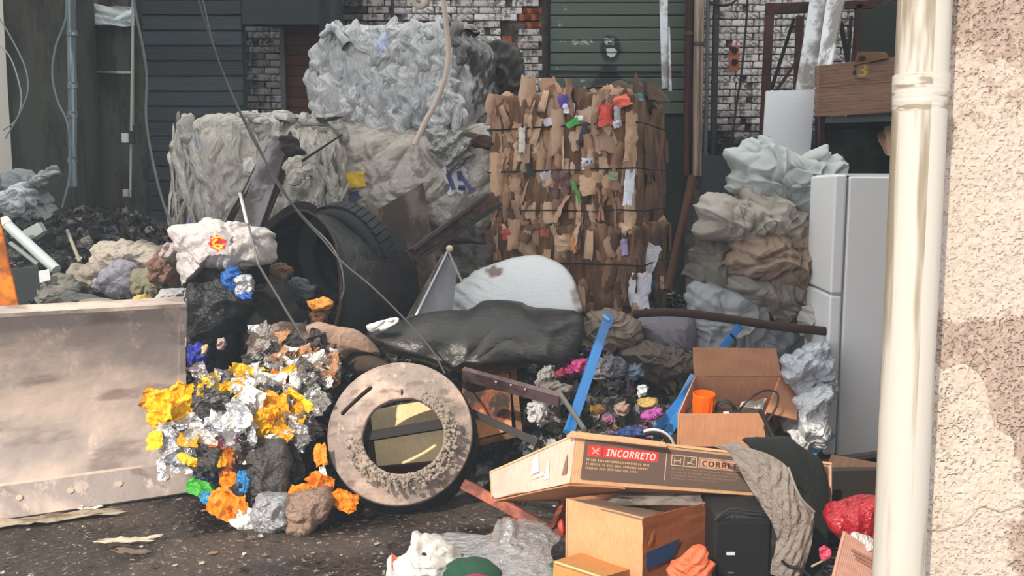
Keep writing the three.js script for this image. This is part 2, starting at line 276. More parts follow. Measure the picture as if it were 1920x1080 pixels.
// brick courses laid proud of a wall's core, in the picture's window px0..px1, py0..py1
seed(11);
const brickG = [0, 1, 2, 3].map((k) => wobble(box(.228, .066, .05, .009), .0045, 22, k * 4.1));
const halfG = [0, 1].map((k) => wobble(box(.108, .066, .05, .009), .0045, 22, 20 + k * 4.1));
const brickM = [0xe6e2e4, 0xcfc9ca, 0xb4aeae, 0x8f8b8a, 0x5c5a59, 0x35353a].map((c) => M(c, .95, { map: T.sootbrick, mr: 1.4, bump: T.lumps, bs: .008, br: 3 }));
const mBare = M(0xb0603c, .95, { map: T.grime, mr: 3, bump: T.lumps, bs: .01, br: 3 });
const crack = [[1032, 12], [1004, 20], [984, 26], [972, 40], [962, 46], [954, 66], [946, 74]].map(([x, y]) => P(x, y, ZB - .05));
function bricks(wall, x0, x1, y0, y1, z, dark) {
  let n = 0;
  for (let r = 0, y = y0; y < y1; r++, y += .0745) for (let x = x0 + (r % 2 ? -.06 : 0); x < x1; x += .238) {
    const jx = x + rr(-.006, .006), cy = y + rr(-.004, .004); let bare = false, gone = false;
    for (let k = 0; k < crack.length - 1; k++) { const a = crack[k], b = crack[k + 1], q = clamp(((jx - a.x) * (b.x - a.x) + (cy - a.y) * (b.y - a.y)) / ((b.x - a.x) ** 2 + (b.y - a.y) ** 2), 0, 1), cx = lerp(a.x, b.x, q), cyy = lerp(a.y, b.y, q), e = Math.max(0, Math.abs(jx - cx) - .1), f = cy - cyy; if (e < .01 && Math.abs(f) < .036) { gone = f > .004 && k % 2 === 0; bare = !gone; } else if (e < .02 && f < 0 && f > -.1 && rnd() < .6) bare = true; }
    if (gone) continue;
    const k = clamp(dark(jx, cy) + rr(-.16, .16), 0, .999), half = rnd() < .13;
    const b = mesh('brick', half ? pick(halfG) : pick(brickG), bare ? mBare : brickM[Math.floor(k * brickM.length)], wall);
    b.position.set(jx - wall.position.x, cy - wall.position.y, z + (bare ? -.016 : rr(-.006, .006)) - wall.position.z); b.rotation.z = rr(-.012, .012); n++;
    if (half) { const c = mesh('brick', pick(halfG), brickM[Math.floor(k * brickM.length)], wall); c.position.set(b.position.x + .119, b.position.y, b.position.z); b.position.x -= .06; }
  }
  return n;
}
const mCore = M(0x77716e, 1, { map: T.grime, mr: 1.2, bump: T.lumps, bs: .02, br: 3 });
{
  const core = wallBox('wall_back', -6, X(1165, ZB), -.2, ROOF, -ZB - .3, -ZB - .02, mCore);
  bricks(core, X(448, ZB), X(540, ZB), Y(225, ZB), Y(36, ZB), -ZB, (x, y) => .42 + .5 * fbm(x * 2.4, y * 2.4, 4) + .3 * smooth(-y, -2.6, -2.2));
  bricks(core, X(590, ZB), X(1030, ZB), Y(205, ZB), Y(-22, ZB), -ZB, (x, y) => .16 + .6 * smooth(-x, .8, 2) + .7 * fbm(x * 2, y * 2, 1) + .1 * smooth(-y, -3.1, -2.6));
  const right = wallBox('wall_back_right', X(1165, ZB), 4.6, -.2, ROOF, -ZB - .3, -ZB - .02, mCore);
  bricks(right, X(1316, ZB), X(1630, ZB), Y(292, ZB), Y(-14, ZB), -ZB, (x, y) => .1 + .35 * fbm(x * 2, y * 2, 8) + .75 * smooth(-y, -2.6, -2.0));
}
// the sooty boarded wall in front, with an opening that shows the brick behind
{
  const z = 9.2, x0 = X(272, z), xa = X(458, z), xb = X(601, z), yt = Y(46, z);
  const w = wallBox('wall_back_left', x0, xa, -.1, ROOF, -z - .12, -z - .03, mSoot);
  wallBox('wall_back_left_lintel', xa, xb, yt, ROOF, -z - .12, -z, mSoot);
  wallBox('wall_back_left_return', xb - .02, xb + .1, -.1, ROOF, -ZB, -z - .1, mSoot);
  seed(21); const bm = [0x2c3238, 0x30373c, 0x262b30, 0x363c3e].map((c) => M(c, .8, { bump: T.grain, bs: .006, br: [1, 3] }));
  for (let y = .6; y < ROOF - .1; y += .148) { const b = mesh('board', box(xa - x0 - .01, .136, .03, .006), pick(bm), w); b.position.set((x0 + xa) / 2 - w.position.x + rr(-.003, .003), y - w.position.y, -z - .015 - w.position.z + rr(-.004, .006)); b.rotation.z = rr(-.003, .003); }
  // brown boarded shutter leaf in the opening
  const d = struct('door_1', box(S(62, 9.7), 1.5, .03).translate(X(569, 9.7), Y(215, 9.7) + .55, -9.74), M(0x3a2a24, .9)), y0 = Y(215, 9.7) - .2; seed(5);
  const bmm = [0x8a5a48, 0x7d5142, 0x946250].map((c) => M(c, .85, { map: T.wood, mr: 1.2, bump: T.grain, bs: .004 }));
  for (let k = 0; k < 12; k++) { const b = mesh('board', box(S(62, 9.7), .1, .03, .005), pick(bmm), d); b.position.set(X(569, 9.7) - d.position.x, y0 + k * .108 - d.position.y, -9.705 - d.position.z); }
  struct('trim_1', box(S(9, 9.6), 1.9, .06).translate(X(533, 9.6), Y(215, 9.6) + .7, -9.6), M(0x4a4a4c, .7));
}
// far end: column, pale pier and the doorway with its dark panel
wallBox('column', X(16, 8.5), X(131, 8.5), -.1, ROOF, -9.1, -8.5, M(0x403f36, .9, { map: T.grime, mr: [.9, .22], bump: T.lumps, bs: .012 }));
wallBox('wall_left', -6.3, -6, -.2, ROOF, -ZB - .3, -3.4, mConcrete);
wallBox('wall_left_pier', -6, X(15, 9), -.2, ROOF, -9.3, -9.1, M(0xf4eee2, .9));
{
  const z = 9.3, xa = X(131, z) - .1, xb = X(276, z), y1 = Y(46, z), y2 = Y(8, z);
  const d = struct('door_2', box(xb - xa, y1 + .1, .06, .004).translate((xa + xb) / 2, (y1 - .1) / 2, -z), M(0x4c4c40, .9, { map: T.grime, mr: [.9, .3], bump: T.lumps, bs: .01 }));
  const m = M(0xb9b6a6, .8, { map: T.grime }), md = M(0x57564c, .7, { map: T.rust });
  const add = (n, g, mm) => { const o = mesh(n, g, mm, d); o.position.sub(d.position); };
  add('frame_rail', bar(P(150, 45, z - .06), P(248, 46, z - .06), .035, .04), m); add('frame_rail', bar(P(152, 135, z - .05), P(248, 136, z - .05), .026, .03), m);
  add('frame_stile', bar(P(151, 40, z - .06), P(151, 220, z - .06), .03, .03), md); add('frame_stile', bar(P(250, -40, z - .06), P(249, 235, z - .06), .03, .03), M(0x8c8a80, .7));
  wallBox('wall_back_left_jamb', X(252, z), X(276, z) + .02, y1, ROOF, -z - .05, -z + .05, mSoot);
  wallBox('trim_2', xa, X(252, z), y2 + .42, ROOF, -z - .05, -z + .05, mSoot);
}
// roof: opaque sheeting, its unseen slanted edge shaped to cut the sun, then rows of translucent sheets on beams
{
  const s = new THREE.Shape([[-5.14, -3.6], [4.9, 3.7], [4.9, -3.6]].map(([x, z]) => new THREE.Vector2(x, -z)));
  const g = new THREE.ExtrudeGeometry(s, { depth: .08, bevelEnabled: false }); g.rotateX(-Math.PI / 2); g.translate(0, ROOF, 0);
  const opaque = M(0x6b6a68, .9, { map: T.rust, bump: T.lumps, bs: .01 }), clear = M(0xf2f6f4, 1, { transmission: 1, thickness: 0 });
  struct('ceiling', muv(g), opaque);
  for (let k = 0; k < 7; k++) {
    const z = -3.6 - k * .97, w = .2;
    struct('ceiling_sheet', box(11.2, .06, w).translate(-.7, ROOF + .03, z - w / 2), opaque);
    struct('skylight_sheet', new THREE.PlaneGeometry(11.2, .97 - w).rotateX(-Math.PI / 2).translate(-.7, ROOF + .05, z - w - (.97 - w) / 2), clear);
    if (k % 2 === 0) struct('beam', box(11, .14, .09).translate(-.7, ROOF - .07, z - .1), M(0x3c3632, .8, { map: T.rust }));
  }
}
wallBox('wall_right', 4.6, 4.9, -.2, ROOF, -ZB - .3, -2.2, mConcrete);
// the sunlit stucco wall beside the entrance and its downpipe
{
  const g = new THREE.BoxGeometry(3.5, ROOF + .2, .12, 200, 240, 1), p = g.attributes.position, x0 = X(1746, 1.93), cx = x0 + 1.75; g.translate(cx, ROOF / 2 - .1, -2.0);
  for (let i = 0; i < p.count; i++) if (p.getZ(i) > -1.99) { const x = p.getX(i), y = p.getY(i); p.setZ(i, p.getZ(i) + .008 * fbm(x * 4, y * 4, 2, 4) + .004 * fbm(x * 22, y * 22, 5, 3)); }
  g.computeVertexNormals();
  const wf = struct('wall_front', muv(g), M(0xffffff, .95, { map: T.stucco, mr: 1.25, bump: T.pits, bs: .006, br: 1.25 }));
  const patch = (pts, s) => {
    const ring = new THREE.CatmullRomCurve3(pts.map(([x, y]) => P(x, y, 1.93)), true, 'catmullrom', .3).getPoints(260).map((p) => new THREE.Vector2(p.x + .012 * fbm(p.x * 14, p.y * 14, s, 4), p.y + .012 * fbm(p.x * 14, p.y * 14, s + 5, 4)));
    const q = new THREE.ExtrudeGeometry(new THREE.Shape(ring), { depth: .006, bevelEnabled: true, bevelThickness: .005, bevelSize: .006, bevelSegments: 2 }).translate(0, 0, -1.946); const o = part(wf, 'plaster_patch', muv(q), M(0xd6c9bc, .9, { bump: T.pits, bs: .006, br: 1.1, map: T.card, mr: 2 })); o.position.sub(wf.position);
  };
  patch([[1735, 690], [1770, 700], [1812, 690], [1850, 730], [1862, 800], [1900, 830], [1896, 900], [1930, 930], [1880, 960], [1840, 950], [1800, 985], [1720, 980]], 3);
  const d = 1.86, a = P(1732, 140, d), b = P(1680, 1080, d), r = S(51, d), R = S(47.5, d); a.x -= .0005;
  const o = thing('downpipe', 'old cream painted downpipe with rust patches running up the stucco wall', 'pipe');
  const m = M(0xffffff, .42, { map: T.oldpaint, mr: [1.6, .9], bump: T.lumps, bs: .002 });
  const X0 = a.x;
  const lathe = (pts) => { const q = new THREE.LatheGeometry(pts.map(([rr_, y]) => new THREE.Vector2(rr_, y)), 64); const u = q.attributes.uv; for (let i = 0; i < u.count; i++) u.setXY(i, u.getX(i) * .36, u.getY(i) * 1.4); return q.translate(X0, 0, -d - .01); };
  part(o, 'lower_pipe', lathe([[R - .004, -.02], [R, 0], [R, a.y - .075], [R * 1.02, a.y - .05], [R * 1.045, a.y - .03], [R * 1.045, a.y], [R * .99, a.y + .001]]), m);
  part(o, 'upper_pipe', lathe([[R * .9, a.y - .02], [R * .985, a.y - .019], [R * .985, a.y + 2], [R * .9, a.y + 2.01]]), m);
  for (const y of [.5, 2.6]) part(o, 'wall_clip', new THREE.TorusGeometry(R + .003, .006, 6, 40).scale(1, 1, 3).rotateX(Math.PI / 2).translate(X0, y, -d - .01), M(0x9a8f80, .5, { map: T.rust, metalness: .5 }));
  done(o);
}
// green roller shutter
{
  const z = ZB - .06, x0 = X(1031, z), x1 = X(1284, z), yb = .0, w = x1 - x0;
  const fr = struct('door_3', box(w + .06, ROOF, .04).translate((x0 + x1) / 2, ROOF / 2, -z - .02), M(0x2c302c, .9));
  const y0 = Y(215, z), y1 = Y(-20, z), H = y1 - y0;
  const t = canvas(1024, 900, (c, W, Hh) => {
    c.fillStyle = '#566158'; c.fillRect(0, 0, W, Hh); seed(31);
    const px = (x) => (x - 1031) / 253 * W, py = (y) => (y + 20) / 235 * Hh;
    for (let k = 0; k < 700; k++) { const x = rnd() * W, y = rnd() * Hh, g = rnd(); c.fillStyle = g < .4 ? `rgba(60,84,74,${rr(.08, .2)})` : g < .7 ? `rgba(96,88,80,${rr(.06, .2)})` : `rgba(104,116,106,${rr(.05, .18)})`; c.fillRect(x, y, rr(20, 190), rr(1, 9)); }
    for (let k = 0; k < 900; k++) { const a = rr(0, TAU), q = Math.sqrt(rnd()), bx = px(1143) + Math.cos(a) * q * 70, by = py(92) + Math.sin(a) * q * 90; c.fillStyle = `rgba(30,34,38,${rr(.05, .16)})`; c.beginPath(); c.ellipse(bx, by, rr(6, 30), rr(4, 18), rr(0, 3), 0, TAU); c.fill(); }
    for (let k = 0; k < 1500; k++) { const y = rr(124, 215), s = clamp((y - 118) / 50, .3, 1.4), x = 1141 + rr(-38, 38) * s + rr(-4, 4); c.fillStyle = `rgba(34,36,42,${rr(.06, .2)})`; c.beginPath(); c.ellipse(px(x), py(y), rr(6, 34), rr(4, 16), rr(0, 3), 0, TAU); c.fill(); }
    const dab = (x, y, w_, h_, col, n = 60) => { for (let k = 0; k < n; k++) { c.fillStyle = col; c.globalAlpha = rr(.3, .9); c.fillRect(px(x + rr(-.5, .5) * w_), py(y + rr(-.5, .5) * h_), rr(4, 16), rr(3, 11)); } c.globalAlpha = 1; };
    dab(1089, 78, 36, 10, '#b9c0c0', 90); dab(1139, 77, 18, 12, '#c6c4cc', 80); dab(1053, 77, 13, 4, '#9aa39c', 12); dab(1091, 150, 9, 4, '#a9b2ac', 20); dab(1048, 44, 9, 8, '#9aa89e', 10); dab(1057, 14, 4, 10, '#8aa394', 10); dab(1043, 128, 5, 6, '#7f958a', 10);
    c.fillStyle = '#c3d2cc'; c.beginPath(); c.moveTo(px(1135), py(91)); c.lineTo(px(1150), py(90)); c.lineTo(px(1156), py(97)); c.lineTo(px(1150), py(106)); c.lineTo(px(1143), py(108)); c.lineTo(px(1136), py(102)); c.closePath(); c.fill();
  });
  const m = M(0xffffff, .6, { bump: T.fine, bs: .002, metalness: .2 }); m.map = t;
  for (let k = 0, y = y0; y < y1; k++, y += .13) {
    const g = new RoundedBoxGeometry(w, .124, .03, 3, .012), u = g.attributes.uv, p = g.attributes.position;
    for (let i = 0; i < p.count; i++) u.setXY(i, p.getX(i) / w + .5, (p.getY(i) + y + .065 - y0) / H);
    const s = mesh('slat', g, m, fr); s.position.set((x0 + x1) / 2 - fr.position.x, y + .065 - fr.position.y, -z + .016 - fr.position.z);
    if (Math.abs(y + .13 - Y(133, z)) < .07) s.position.z -= .012;
  }
  part(fr, 'bottom_bar', bar(P(1031, 133, z - .04), P(1278, 135, z - .04), .02, .02).translate(-fr.position.x, -fr.position.y, -fr.position.z), M(0x141616, .6));
}

// ---------- bales ----------
function baleCore(w, h, d, rad, n, disp) {
  const g = new THREE.BoxGeometry(w, h, d, n, Math.round(n * h / w), Math.round(n * d / w)), p = g.attributes.position;
  for (let i = 0; i < p.count; i++) {
    let x = p.getX(i), y = p.getY(i), z = p.getZ(i);
    const cx = clamp(x, -w / 2 + rad, w / 2 - rad), cy = clamp(y, -h / 2 + rad, h / 2 - rad), cz = clamp(z, -d / 2 + rad, d / 2 - rad), q = V(x - cx, y - cy, z - cz), L = q.length() || 1; q.multiplyScalar(1 / L);
    const k = rad + disp(x, y, z, q); p.setXYZ(i, cx + q.x * k, cy + q.y * k, cz + q.z * k);
  }
  muv(g); g.deleteAttribute('normal'); g.computeVertexNormals(); return g;
}
// a spot on the front, a side or the top of a box, with the turn that faces outwards
function onBale(o, w, h, d, face, u, v, out) {
  const q = new THREE.Object3D();
  if (face === 0) q.position.set(u * w / 2, h / 2 + v * h / 2, d / 2 + out);
  if (face === 1) { q.position.set(w / 2 + out, h / 2 + v * h / 2, u * d / 2); q.rotation.y = Math.PI / 2; }
  if (face === 2) { q.position.set(-w / 2 - out, h / 2 + v * h / 2, u * d / 2); q.rotation.y = -Math.PI / 2; }
  if (face === 3) { q.position.set(u * w / 2, h + out, v * d / 2); q.rotation.x = -Math.PI / 2; }
  return q;
}
seed(41);
const filmG = []; for (let k = 0; k < 16; k++) filmG.push(pod({ w: rr(.12, .22), h: rr(.22, .42), t: rr(.05, .1), s: k * 1.7 + 1 }));
const strandG = []; for (let k = 0; k < 10; k++) strandG.push(pod({ w: rr(.05, .11), h: rr(.34, .66), t: rr(.03, .055), s: k * 2.9 + 40, nx: 9, ny: 18 }));
const film = (c, o = {}) => M(c, .24, { bump: T.film, bs: .008, br: [5, 3], ior: 2.1, clearcoat: .9, clearcoatRoughness: .14, ...o });
const filmM = { white: [0xc2c2c4, 0xb6b8bb, 0xacaeb1, 0xd0cfce].map((c) => film(c)), cream: [0xbeb7ac, 0xb2aa9e, 0xa8a094, 0xc8c1b8].map((c) => film(c)), grey: [0x9a948e, 0x86807a, 0xb0aaa4].map((c) => film(c)), soot: [0x35312f, 0x4a4440, 0x5c554f].map((c) => film(c, { roughness: .6 })), blue: [0x8fa2d6, 0xb4c0e6].map((c) => film(c)) };
function filmBale(label, px, py, d, w, h, D, turn, opt = {}) {
  const o = thing('plastic_film_bale', label, 'bale', 'bales of plastic film'), c = P(px, py, d), s = opt.s ?? 1;
  const lump = opt.lump ?? .055;
  const core = baleCore(w, h, D, opt.rad ?? .16, opt.n ?? 90, (x, y, z, q) => {
    const wx = .05 * N(x * 7, y * 7, z * 7 + s), a = (x + z + wx) * 11, b = (y + wx) * 2.6;
    if (opt.disp) return opt.disp(x, y, z);
    return lump * (ridge(a, b, s, 3) - .2) + lump * .5 * fbm(x * 5, y * 5, z * 5 + s, 3) + (opt.sag ? opt.sag(x, y, z) : 0);
  });
  const tint = opt.tint ?? (() => 0), W = lin(opt.base ?? 0xb2b3b6), K = lin(opt.stain ?? 0x3a3532);
  vcol(core, (x, y, z) => { const k = clamp(tint(x, y, z) + .15 * fbm(x * 9, y * 9, z * 9 + s, 3), 0, 1); return [lerp(W[0], K[0], k), lerp(W[1], K[1], k), lerp(W[2], K[2], k)]; });
  core.translate(0, h / 2, 0);
  part(o, 'packed_film', core, M(0xffffff, .3, { vertexColors: true, bump: opt.disp ? T.creases : T.film, bs: opt.disp ? .014 : .008, br: opt.disp ? 1.1 : [4, 2], clearcoat: .8, clearcoatRoughness: .18 }));
  seed(s * 100 + 3);
  for (let k = 0; k < (opt.flaps ?? 220); k++) {
    const face = pick(opt.faces ?? [0, 0, 0, 0, 3, 2, 1]), st = face !== 3 && rnd() < (opt.strands ?? .12), u = rr(-1, 1) * .95, v = st ? rr(-.55, .5) : rr(-.88, .8), q = onBale(o, w, h, D, face, u, v, rr(-.045, .0)), t = tint(q.position.x, q.position.y - h / 2, q.position.z);
    const set = t + rr(-.25, .25) > .45 ? (t > .8 ? filmM.soot : filmM.grey) : rnd() < (opt.blue ?? .03) ? filmM.blue : filmM[opt.set ?? 'white'];
    const b = mesh('film_fold', pick(st ? strandG : filmG), pick(set), o); b.position.copy(q.position); b.rotation.copy(q.rotation); b.rotateZ(rr(-.45, .45)); b.rotateX(rr(-.12, .12)); b.rotateY(rr(-.3, .3)); const k2 = rr(.5, .95) * (opt.size ?? 1); b.scale.set(k2 * rr(.6, 1.05), k2, k2 * rr(.7, 1.1));
  }
  o.rotation.y = turn; o.position.set(c.x, c.y - h / 2, c.z - D / 2 * Math.cos(turn)); return o;
}
const filmTop = filmBale('pale grey plastic film bale crowning the film stack, sooty on one side', 760, 150, 7.05, 1.3, .86, 1.15, -.3, { s: 1, flaps: 270, rad: .26, tint: (x, y, z) => smooth(x + .3 * N(x * 5, y * 5, z * 5) + .12 * N(x * 22, y * 22, z * 22) + .35 * (y - .05) - .25 * z, .5, .56) * .95, faces: [0, 0, 0, 0, 0, 3, 2] });
filmBale('cream plastic film bale with rounded end beside the torn board', 462, 345, 6.55, 1.22, 1.0, 1.2, .12, { s: 2, set: 'cream', flaps: 290, strands: .9, rad: .34, base: 0xb0a89c, blue: .05, tint: () => 0 });
const filmFlat = filmBale('flat-faced dusty beige film bale with a small yellow tag under the top bale', 760, 345, 6.95, 1.55, .92, 1.1, -.06, { s: 3, set: 'cream', flaps: 100, strands: .8, rad: .2, n: 120, disp: ((p, q) => (x, y, z) => .5 * p(x + z, y, 1) + q(x + z, y, 1) + .05 * Math.cos(y * 4))(cloth(.1, 6, 2.2, 31, 1), cloth(.02, 16, 5, 32, 1)), base: 0xaca196, stain: 0x4a4440, size: .8, tint: () => .12, faces: [0, 3, 3, 3, 2, 1] });
function stick(o, name, g, m, px, py, out = .012, turn = 0, label, lean = .15) { // lays a piece on a thing where the picture shows it
  o.updateMatrixWorld(true); const h = hit(o.children[0], px, py); if (!h) return;
  const b = mesh(name, g, m, o); if (label) b.userData.label = label;
  const p = h.p.clone().addScaledVector(ray(px, py).normalize(), -out); b.position.copy(o.worldToLocal(p)); b.quaternion.copy(o.getWorldQuaternion(new THREE.Quaternion()).invert()); b.rotateZ(turn); b.rotateX(rr(-lean, lean)); b.rotateY(rr(-lean, lean)); return b;
}
seed(55);
const flat = (w, h, s, o = {}) => sheet({ w, h, nx: 7, ny: 8, s, amp: .008, f: 14, rag: .1, ...o });
stick(filmFlat, 'tag', flat(.13, .11, 3), M(0xe0b81c, .6), 668, 337, .05, .1, 'yellow tag', .02);
stick(filmFlat, 'printed_patch', flat(.16, .2, 5, { rag: .25 }), M(0xd8d4d6, .5), 856, 336, .04, .3, 'white patch printed in dark blue', .02);
for (const [x, y, w, h, t] of [[845, 340, .035, .13, .35], [862, 330, .04, .07, .1], [875, 345, .03, .13, .6], [866, 352, .05, .04, 0]]) stick(filmFlat, 'blue_print', flat(w, h, x), M(0x3b3f6e, .5), x, y, .055, t, 'dark blue print', .02);
stick(filmFlat, 'printed_patch', flat(.2, .07, 8, { rag: .3 }), M(0x4c5878, .5), 650, 372, .04, .25, 'faded blue print', .02);

{ // rolled ends and tufts of film on the stack
  const roll = (pts, r) => { const g = wobble(new THREE.TubeGeometry(new THREE.CatmullRomCurve3(pts.map((p) => filmTop.worldToLocal(p))), 24, r, 12, false), .02, 16); part(filmTop, 'rolled_film', g, filmM.white[1]); };
  filmTop.updateMatrixWorld(true); roll([P(606, 70, 7.2), P(622, 52, 7.2), P(640, 70, 7.1), P(652, 84, 7.05)], .035); roll([P(634, 44, 7.3), P(640, 66, 7.2), P(648, 90, 7.1)], .028); roll([P(668, 50, 7.3), P(656, 66, 7.2), P(646, 84, 7.1)], .026);
  solo('film_tuft', 'tattered grey film tuft drooping from under the top film bale', 'film', puff([[796, 244], [836, 236], [872, 246], [884, 276], [868, 312], [846, 330], [826, 300], [806, 282]], 6.82, { t: .1, back: .08, nr: 40, na: 120, fold: ((p, q) => (x, y, z) => p(x, y, z) + q(x, y, z))(crush(.06, 10, 4), crush(.02, 26, 6)) }), film(0x9c9a98));
}
seed(61);
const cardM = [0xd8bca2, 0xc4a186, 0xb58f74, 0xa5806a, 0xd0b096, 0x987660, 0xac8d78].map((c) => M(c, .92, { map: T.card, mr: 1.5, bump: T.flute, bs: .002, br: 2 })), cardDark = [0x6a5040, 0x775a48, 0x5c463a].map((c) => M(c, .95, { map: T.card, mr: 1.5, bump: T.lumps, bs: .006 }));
const cardG = []; for (let k = 0; k < 18; k++) cardG.push(k % 3 ? sheet({ w: rr(.09, .17), h: rr(.14, .36), nx: 7, ny: 8, s: k * 2.3, amp: rr(.004, .012), f: rr(9, 18), roll: rr(2, 3.3), rag: .1, tw: rr(-.5, .5), th: .005, pinch: rr(0, .3) }) : sheet({ w: rr(.1, .2), h: rr(.12, .26), nx: 6, ny: 7, s: k * 2.3, amp: .014, f: 9, rag: .13, th: .005, tw: rr(-.5, .5), bend: rr(-.1, .1) }));
const mWire = M(0x2a2422, .6, { metalness: .6 });
function cardBale(label, px, py, d, w, h, D, turn, { s = 1, flaps = 260, wires = [], dark = () => 0 } = {}) {
  const o = thing('cardboard_bale', label, 'bale', 'bales of crushed cardboard'), c = P(px, py, d);
  const core = baleCore(w, h, D, .05, 70, (x, y, z, q) => .035 * (ridge(x * 16, y * 2.4, z * 3 + s, 3) - .4) * (Math.abs(q.z) > .5 ? 1 : .5) + .03 * N(x * 4, y * 4, z * 4 + s)), A = lin(0x5e4431), B = lin(0x8a674b);
  vcol(core, (x, y, z) => { const k = clamp(.4 + N(x * 30, y * 5, z * 9), 0, 1); return [lerp(A[0], B[0], k), lerp(A[1], B[1], k), lerp(A[2], B[2], k)]; }); core.translate(0, h / 2, 0);
  part(o, 'packed_cardboard', core, M(0xffffff, .95, { vertexColors: true, bump: T.flute, bs: .004, br: 1 }));
  seed(s * 77 + 5);
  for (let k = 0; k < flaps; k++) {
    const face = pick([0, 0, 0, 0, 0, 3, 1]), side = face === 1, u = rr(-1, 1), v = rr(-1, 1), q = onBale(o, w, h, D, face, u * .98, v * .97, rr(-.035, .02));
    const b = mesh('cardboard_scrap', pick(cardG), pick(side || rnd() < .12 + dark(u, v) ? cardDark : cardM), o); b.position.copy(q.position); b.rotation.copy(q.rotation);  // side scraps always dark: the shade of that side is put into their colour
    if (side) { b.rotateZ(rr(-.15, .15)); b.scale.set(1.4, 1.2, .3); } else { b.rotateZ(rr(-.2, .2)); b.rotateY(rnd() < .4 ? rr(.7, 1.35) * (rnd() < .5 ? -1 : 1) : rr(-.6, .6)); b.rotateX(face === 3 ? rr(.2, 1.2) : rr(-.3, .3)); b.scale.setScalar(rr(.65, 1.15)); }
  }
  for (const [y, j] of wires) part(o, 'baling_wire', tube([...Array(14)].map((_, i) => i < 9 ? V(-w / 2 - .01 + i / 8 * (w + .03), y * h + j * (i / 8) + .012 * N(i * .9, y * 9, s), D / 2 + .035 + .012 * N(i * 1.3, s, y)) : V(w / 2 + .045, y * h + j + .01 * N(i, y, s), D / 2 - (i - 8) / 5 * D)), .0055, 80, 6), mWire);
  o.rotation.y = turn; o.position.set(c.x, c.y - h / 2, c.z - D / 2 * Math.cos(turn)); return o;
}
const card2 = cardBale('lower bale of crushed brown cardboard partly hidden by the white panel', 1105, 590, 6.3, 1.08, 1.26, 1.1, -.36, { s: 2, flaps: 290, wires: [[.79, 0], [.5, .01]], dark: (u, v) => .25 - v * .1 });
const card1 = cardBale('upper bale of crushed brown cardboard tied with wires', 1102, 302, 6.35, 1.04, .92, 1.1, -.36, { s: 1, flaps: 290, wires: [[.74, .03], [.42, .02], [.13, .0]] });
seed(63);
const scrapM = {}; const sm = (c, r = .6) => scrapM[c] ??= M(c, r, { bump: T.creases, bs: .006, br: 3 });
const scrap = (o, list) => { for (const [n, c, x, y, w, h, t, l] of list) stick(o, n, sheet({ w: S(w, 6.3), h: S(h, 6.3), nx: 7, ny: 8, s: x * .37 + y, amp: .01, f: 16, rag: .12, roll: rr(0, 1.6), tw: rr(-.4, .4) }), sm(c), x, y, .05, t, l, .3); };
scrap(card1, [['paper_scrap', 0x5a4aa0, 1057, 190, 18, 26, .2, 'violet wrapper'], ['paper_scrap', 0xe6e2f2, 1067, 203, 22, 20, 0, 'white wrapper'], ['paper_scrap', 0xc9c6d0, 1030, 228, 26, 16, .2, 'grey white paper'], ['paper_scrap', 0x49a84e, 1074, 230, 26, 12, .5, 'green wrapper'], ['paper_scrap', 0xe8e8ea, 1086, 221, 16, 10, 0], ['paper_scrap', 0xd0463c, 1134, 216, 28, 40, .1, 'red wrapper'], ['paper_scrap', 0xf07058, 1167, 190, 34, 22, .4, 'coral red card'], ['paper_scrap', 0xb9b2b6, 1158, 212, 14, 24, 0], ['paper_scrap', 0xdcdde6, 1157, 232, 16, 14, .3], ['paper_scrap', 0x6fb4bc, 1200, 181, 14, 14, 0, 'pale teal scrap'], ['paper_scrap', 0xe9ebf4, 1102, 307, 22, 22, 0, 'white label'], ['paper_scrap', 0x3e5aa0, 1101, 304, 20, 6, 0, 'blue stripe'], ['paper_scrap', 0xd8dae8, 1179, 352, 18, 62, -.1, 'long white strip'], ['paper_scrap', 0xc6c2c8, 1025, 336, 20, 30, .2], ['paper_scrap', 0x5a9a4c, 1081, 360, 9, 44, .35, 'green strip'], ['paper_scrap', 0x9aa48a, 1150, 330, 20, 16, 0], ['paper_scrap', 0x26302c, 993, 318, 14, 26, .2, 'black scrap'], ['paper_scrap', 0x3c3a44, 1092, 250, 10, 44, -.3], ['paper_scrap', 0x7a5a56, 1058, 342, 16, 40, .1], ['paper_scrap', 0x6d4a44, 1042, 350, 12, 50, -.1], ['paper_scrap', 0xc7a283, 1110, 345, 46, 40, .1, 'flat tan cardboard'], ['paper_scrap', 0xcfa98a, 1184, 260, 26, 90, 0, 'long folded tan board'], ['paper_scrap', 0xd8d0c8, 978, 262, 14, 46, 0]]);
scrap(card2, [['paper_scrap', 0xc8504c, 951, 440, 22, 20, .2, 'red wrapper'], ['paper_scrap', 0x9c4436, 1021, 437, 16, 16, 0, 'dark red scrap'], ['paper_scrap', 0xd8893a, 1077, 457, 12, 26, 0, 'orange scrap'], ['paper_scrap', 0xb4a8d8, 1171, 463, 14, 30, .1, 'lavender wrapper'], ['paper_scrap', 0xe4e6f4, 1213, 484, 40, 62, -.35, 'white carton'], ['paper_scrap', 0xe6e4f0, 1199, 545, 42, 66, -.05, 'white carton'], ['paper_scrap', 0x2c4a86, 1230, 462, 12, 24, .1, 'navy edge'], ['paper_scrap', 0x3a90c4, 1218, 545, 12, 44, -.35, 'sky blue edge'], ['paper_scrap', 0xd07a50, 1228, 540, 10, 26, -.2], ['paper_scrap', 0xd8caa0, 1240, 530, 14, 26, 0], ['paper_scrap', 0xf2e6d0, 1064, 414, 34, 14, .5, 'pale scrap painting a sun fleck'], ['paper_scrap', 0x34406e, 1022, 417, 44, 7, -.1, 'dark blue strip'], ['paper_scrap', 0xc4a488, 1058, 455, 34, 30, .2]]);  // the pale scrap near the top edge puts a sun fleck into colour

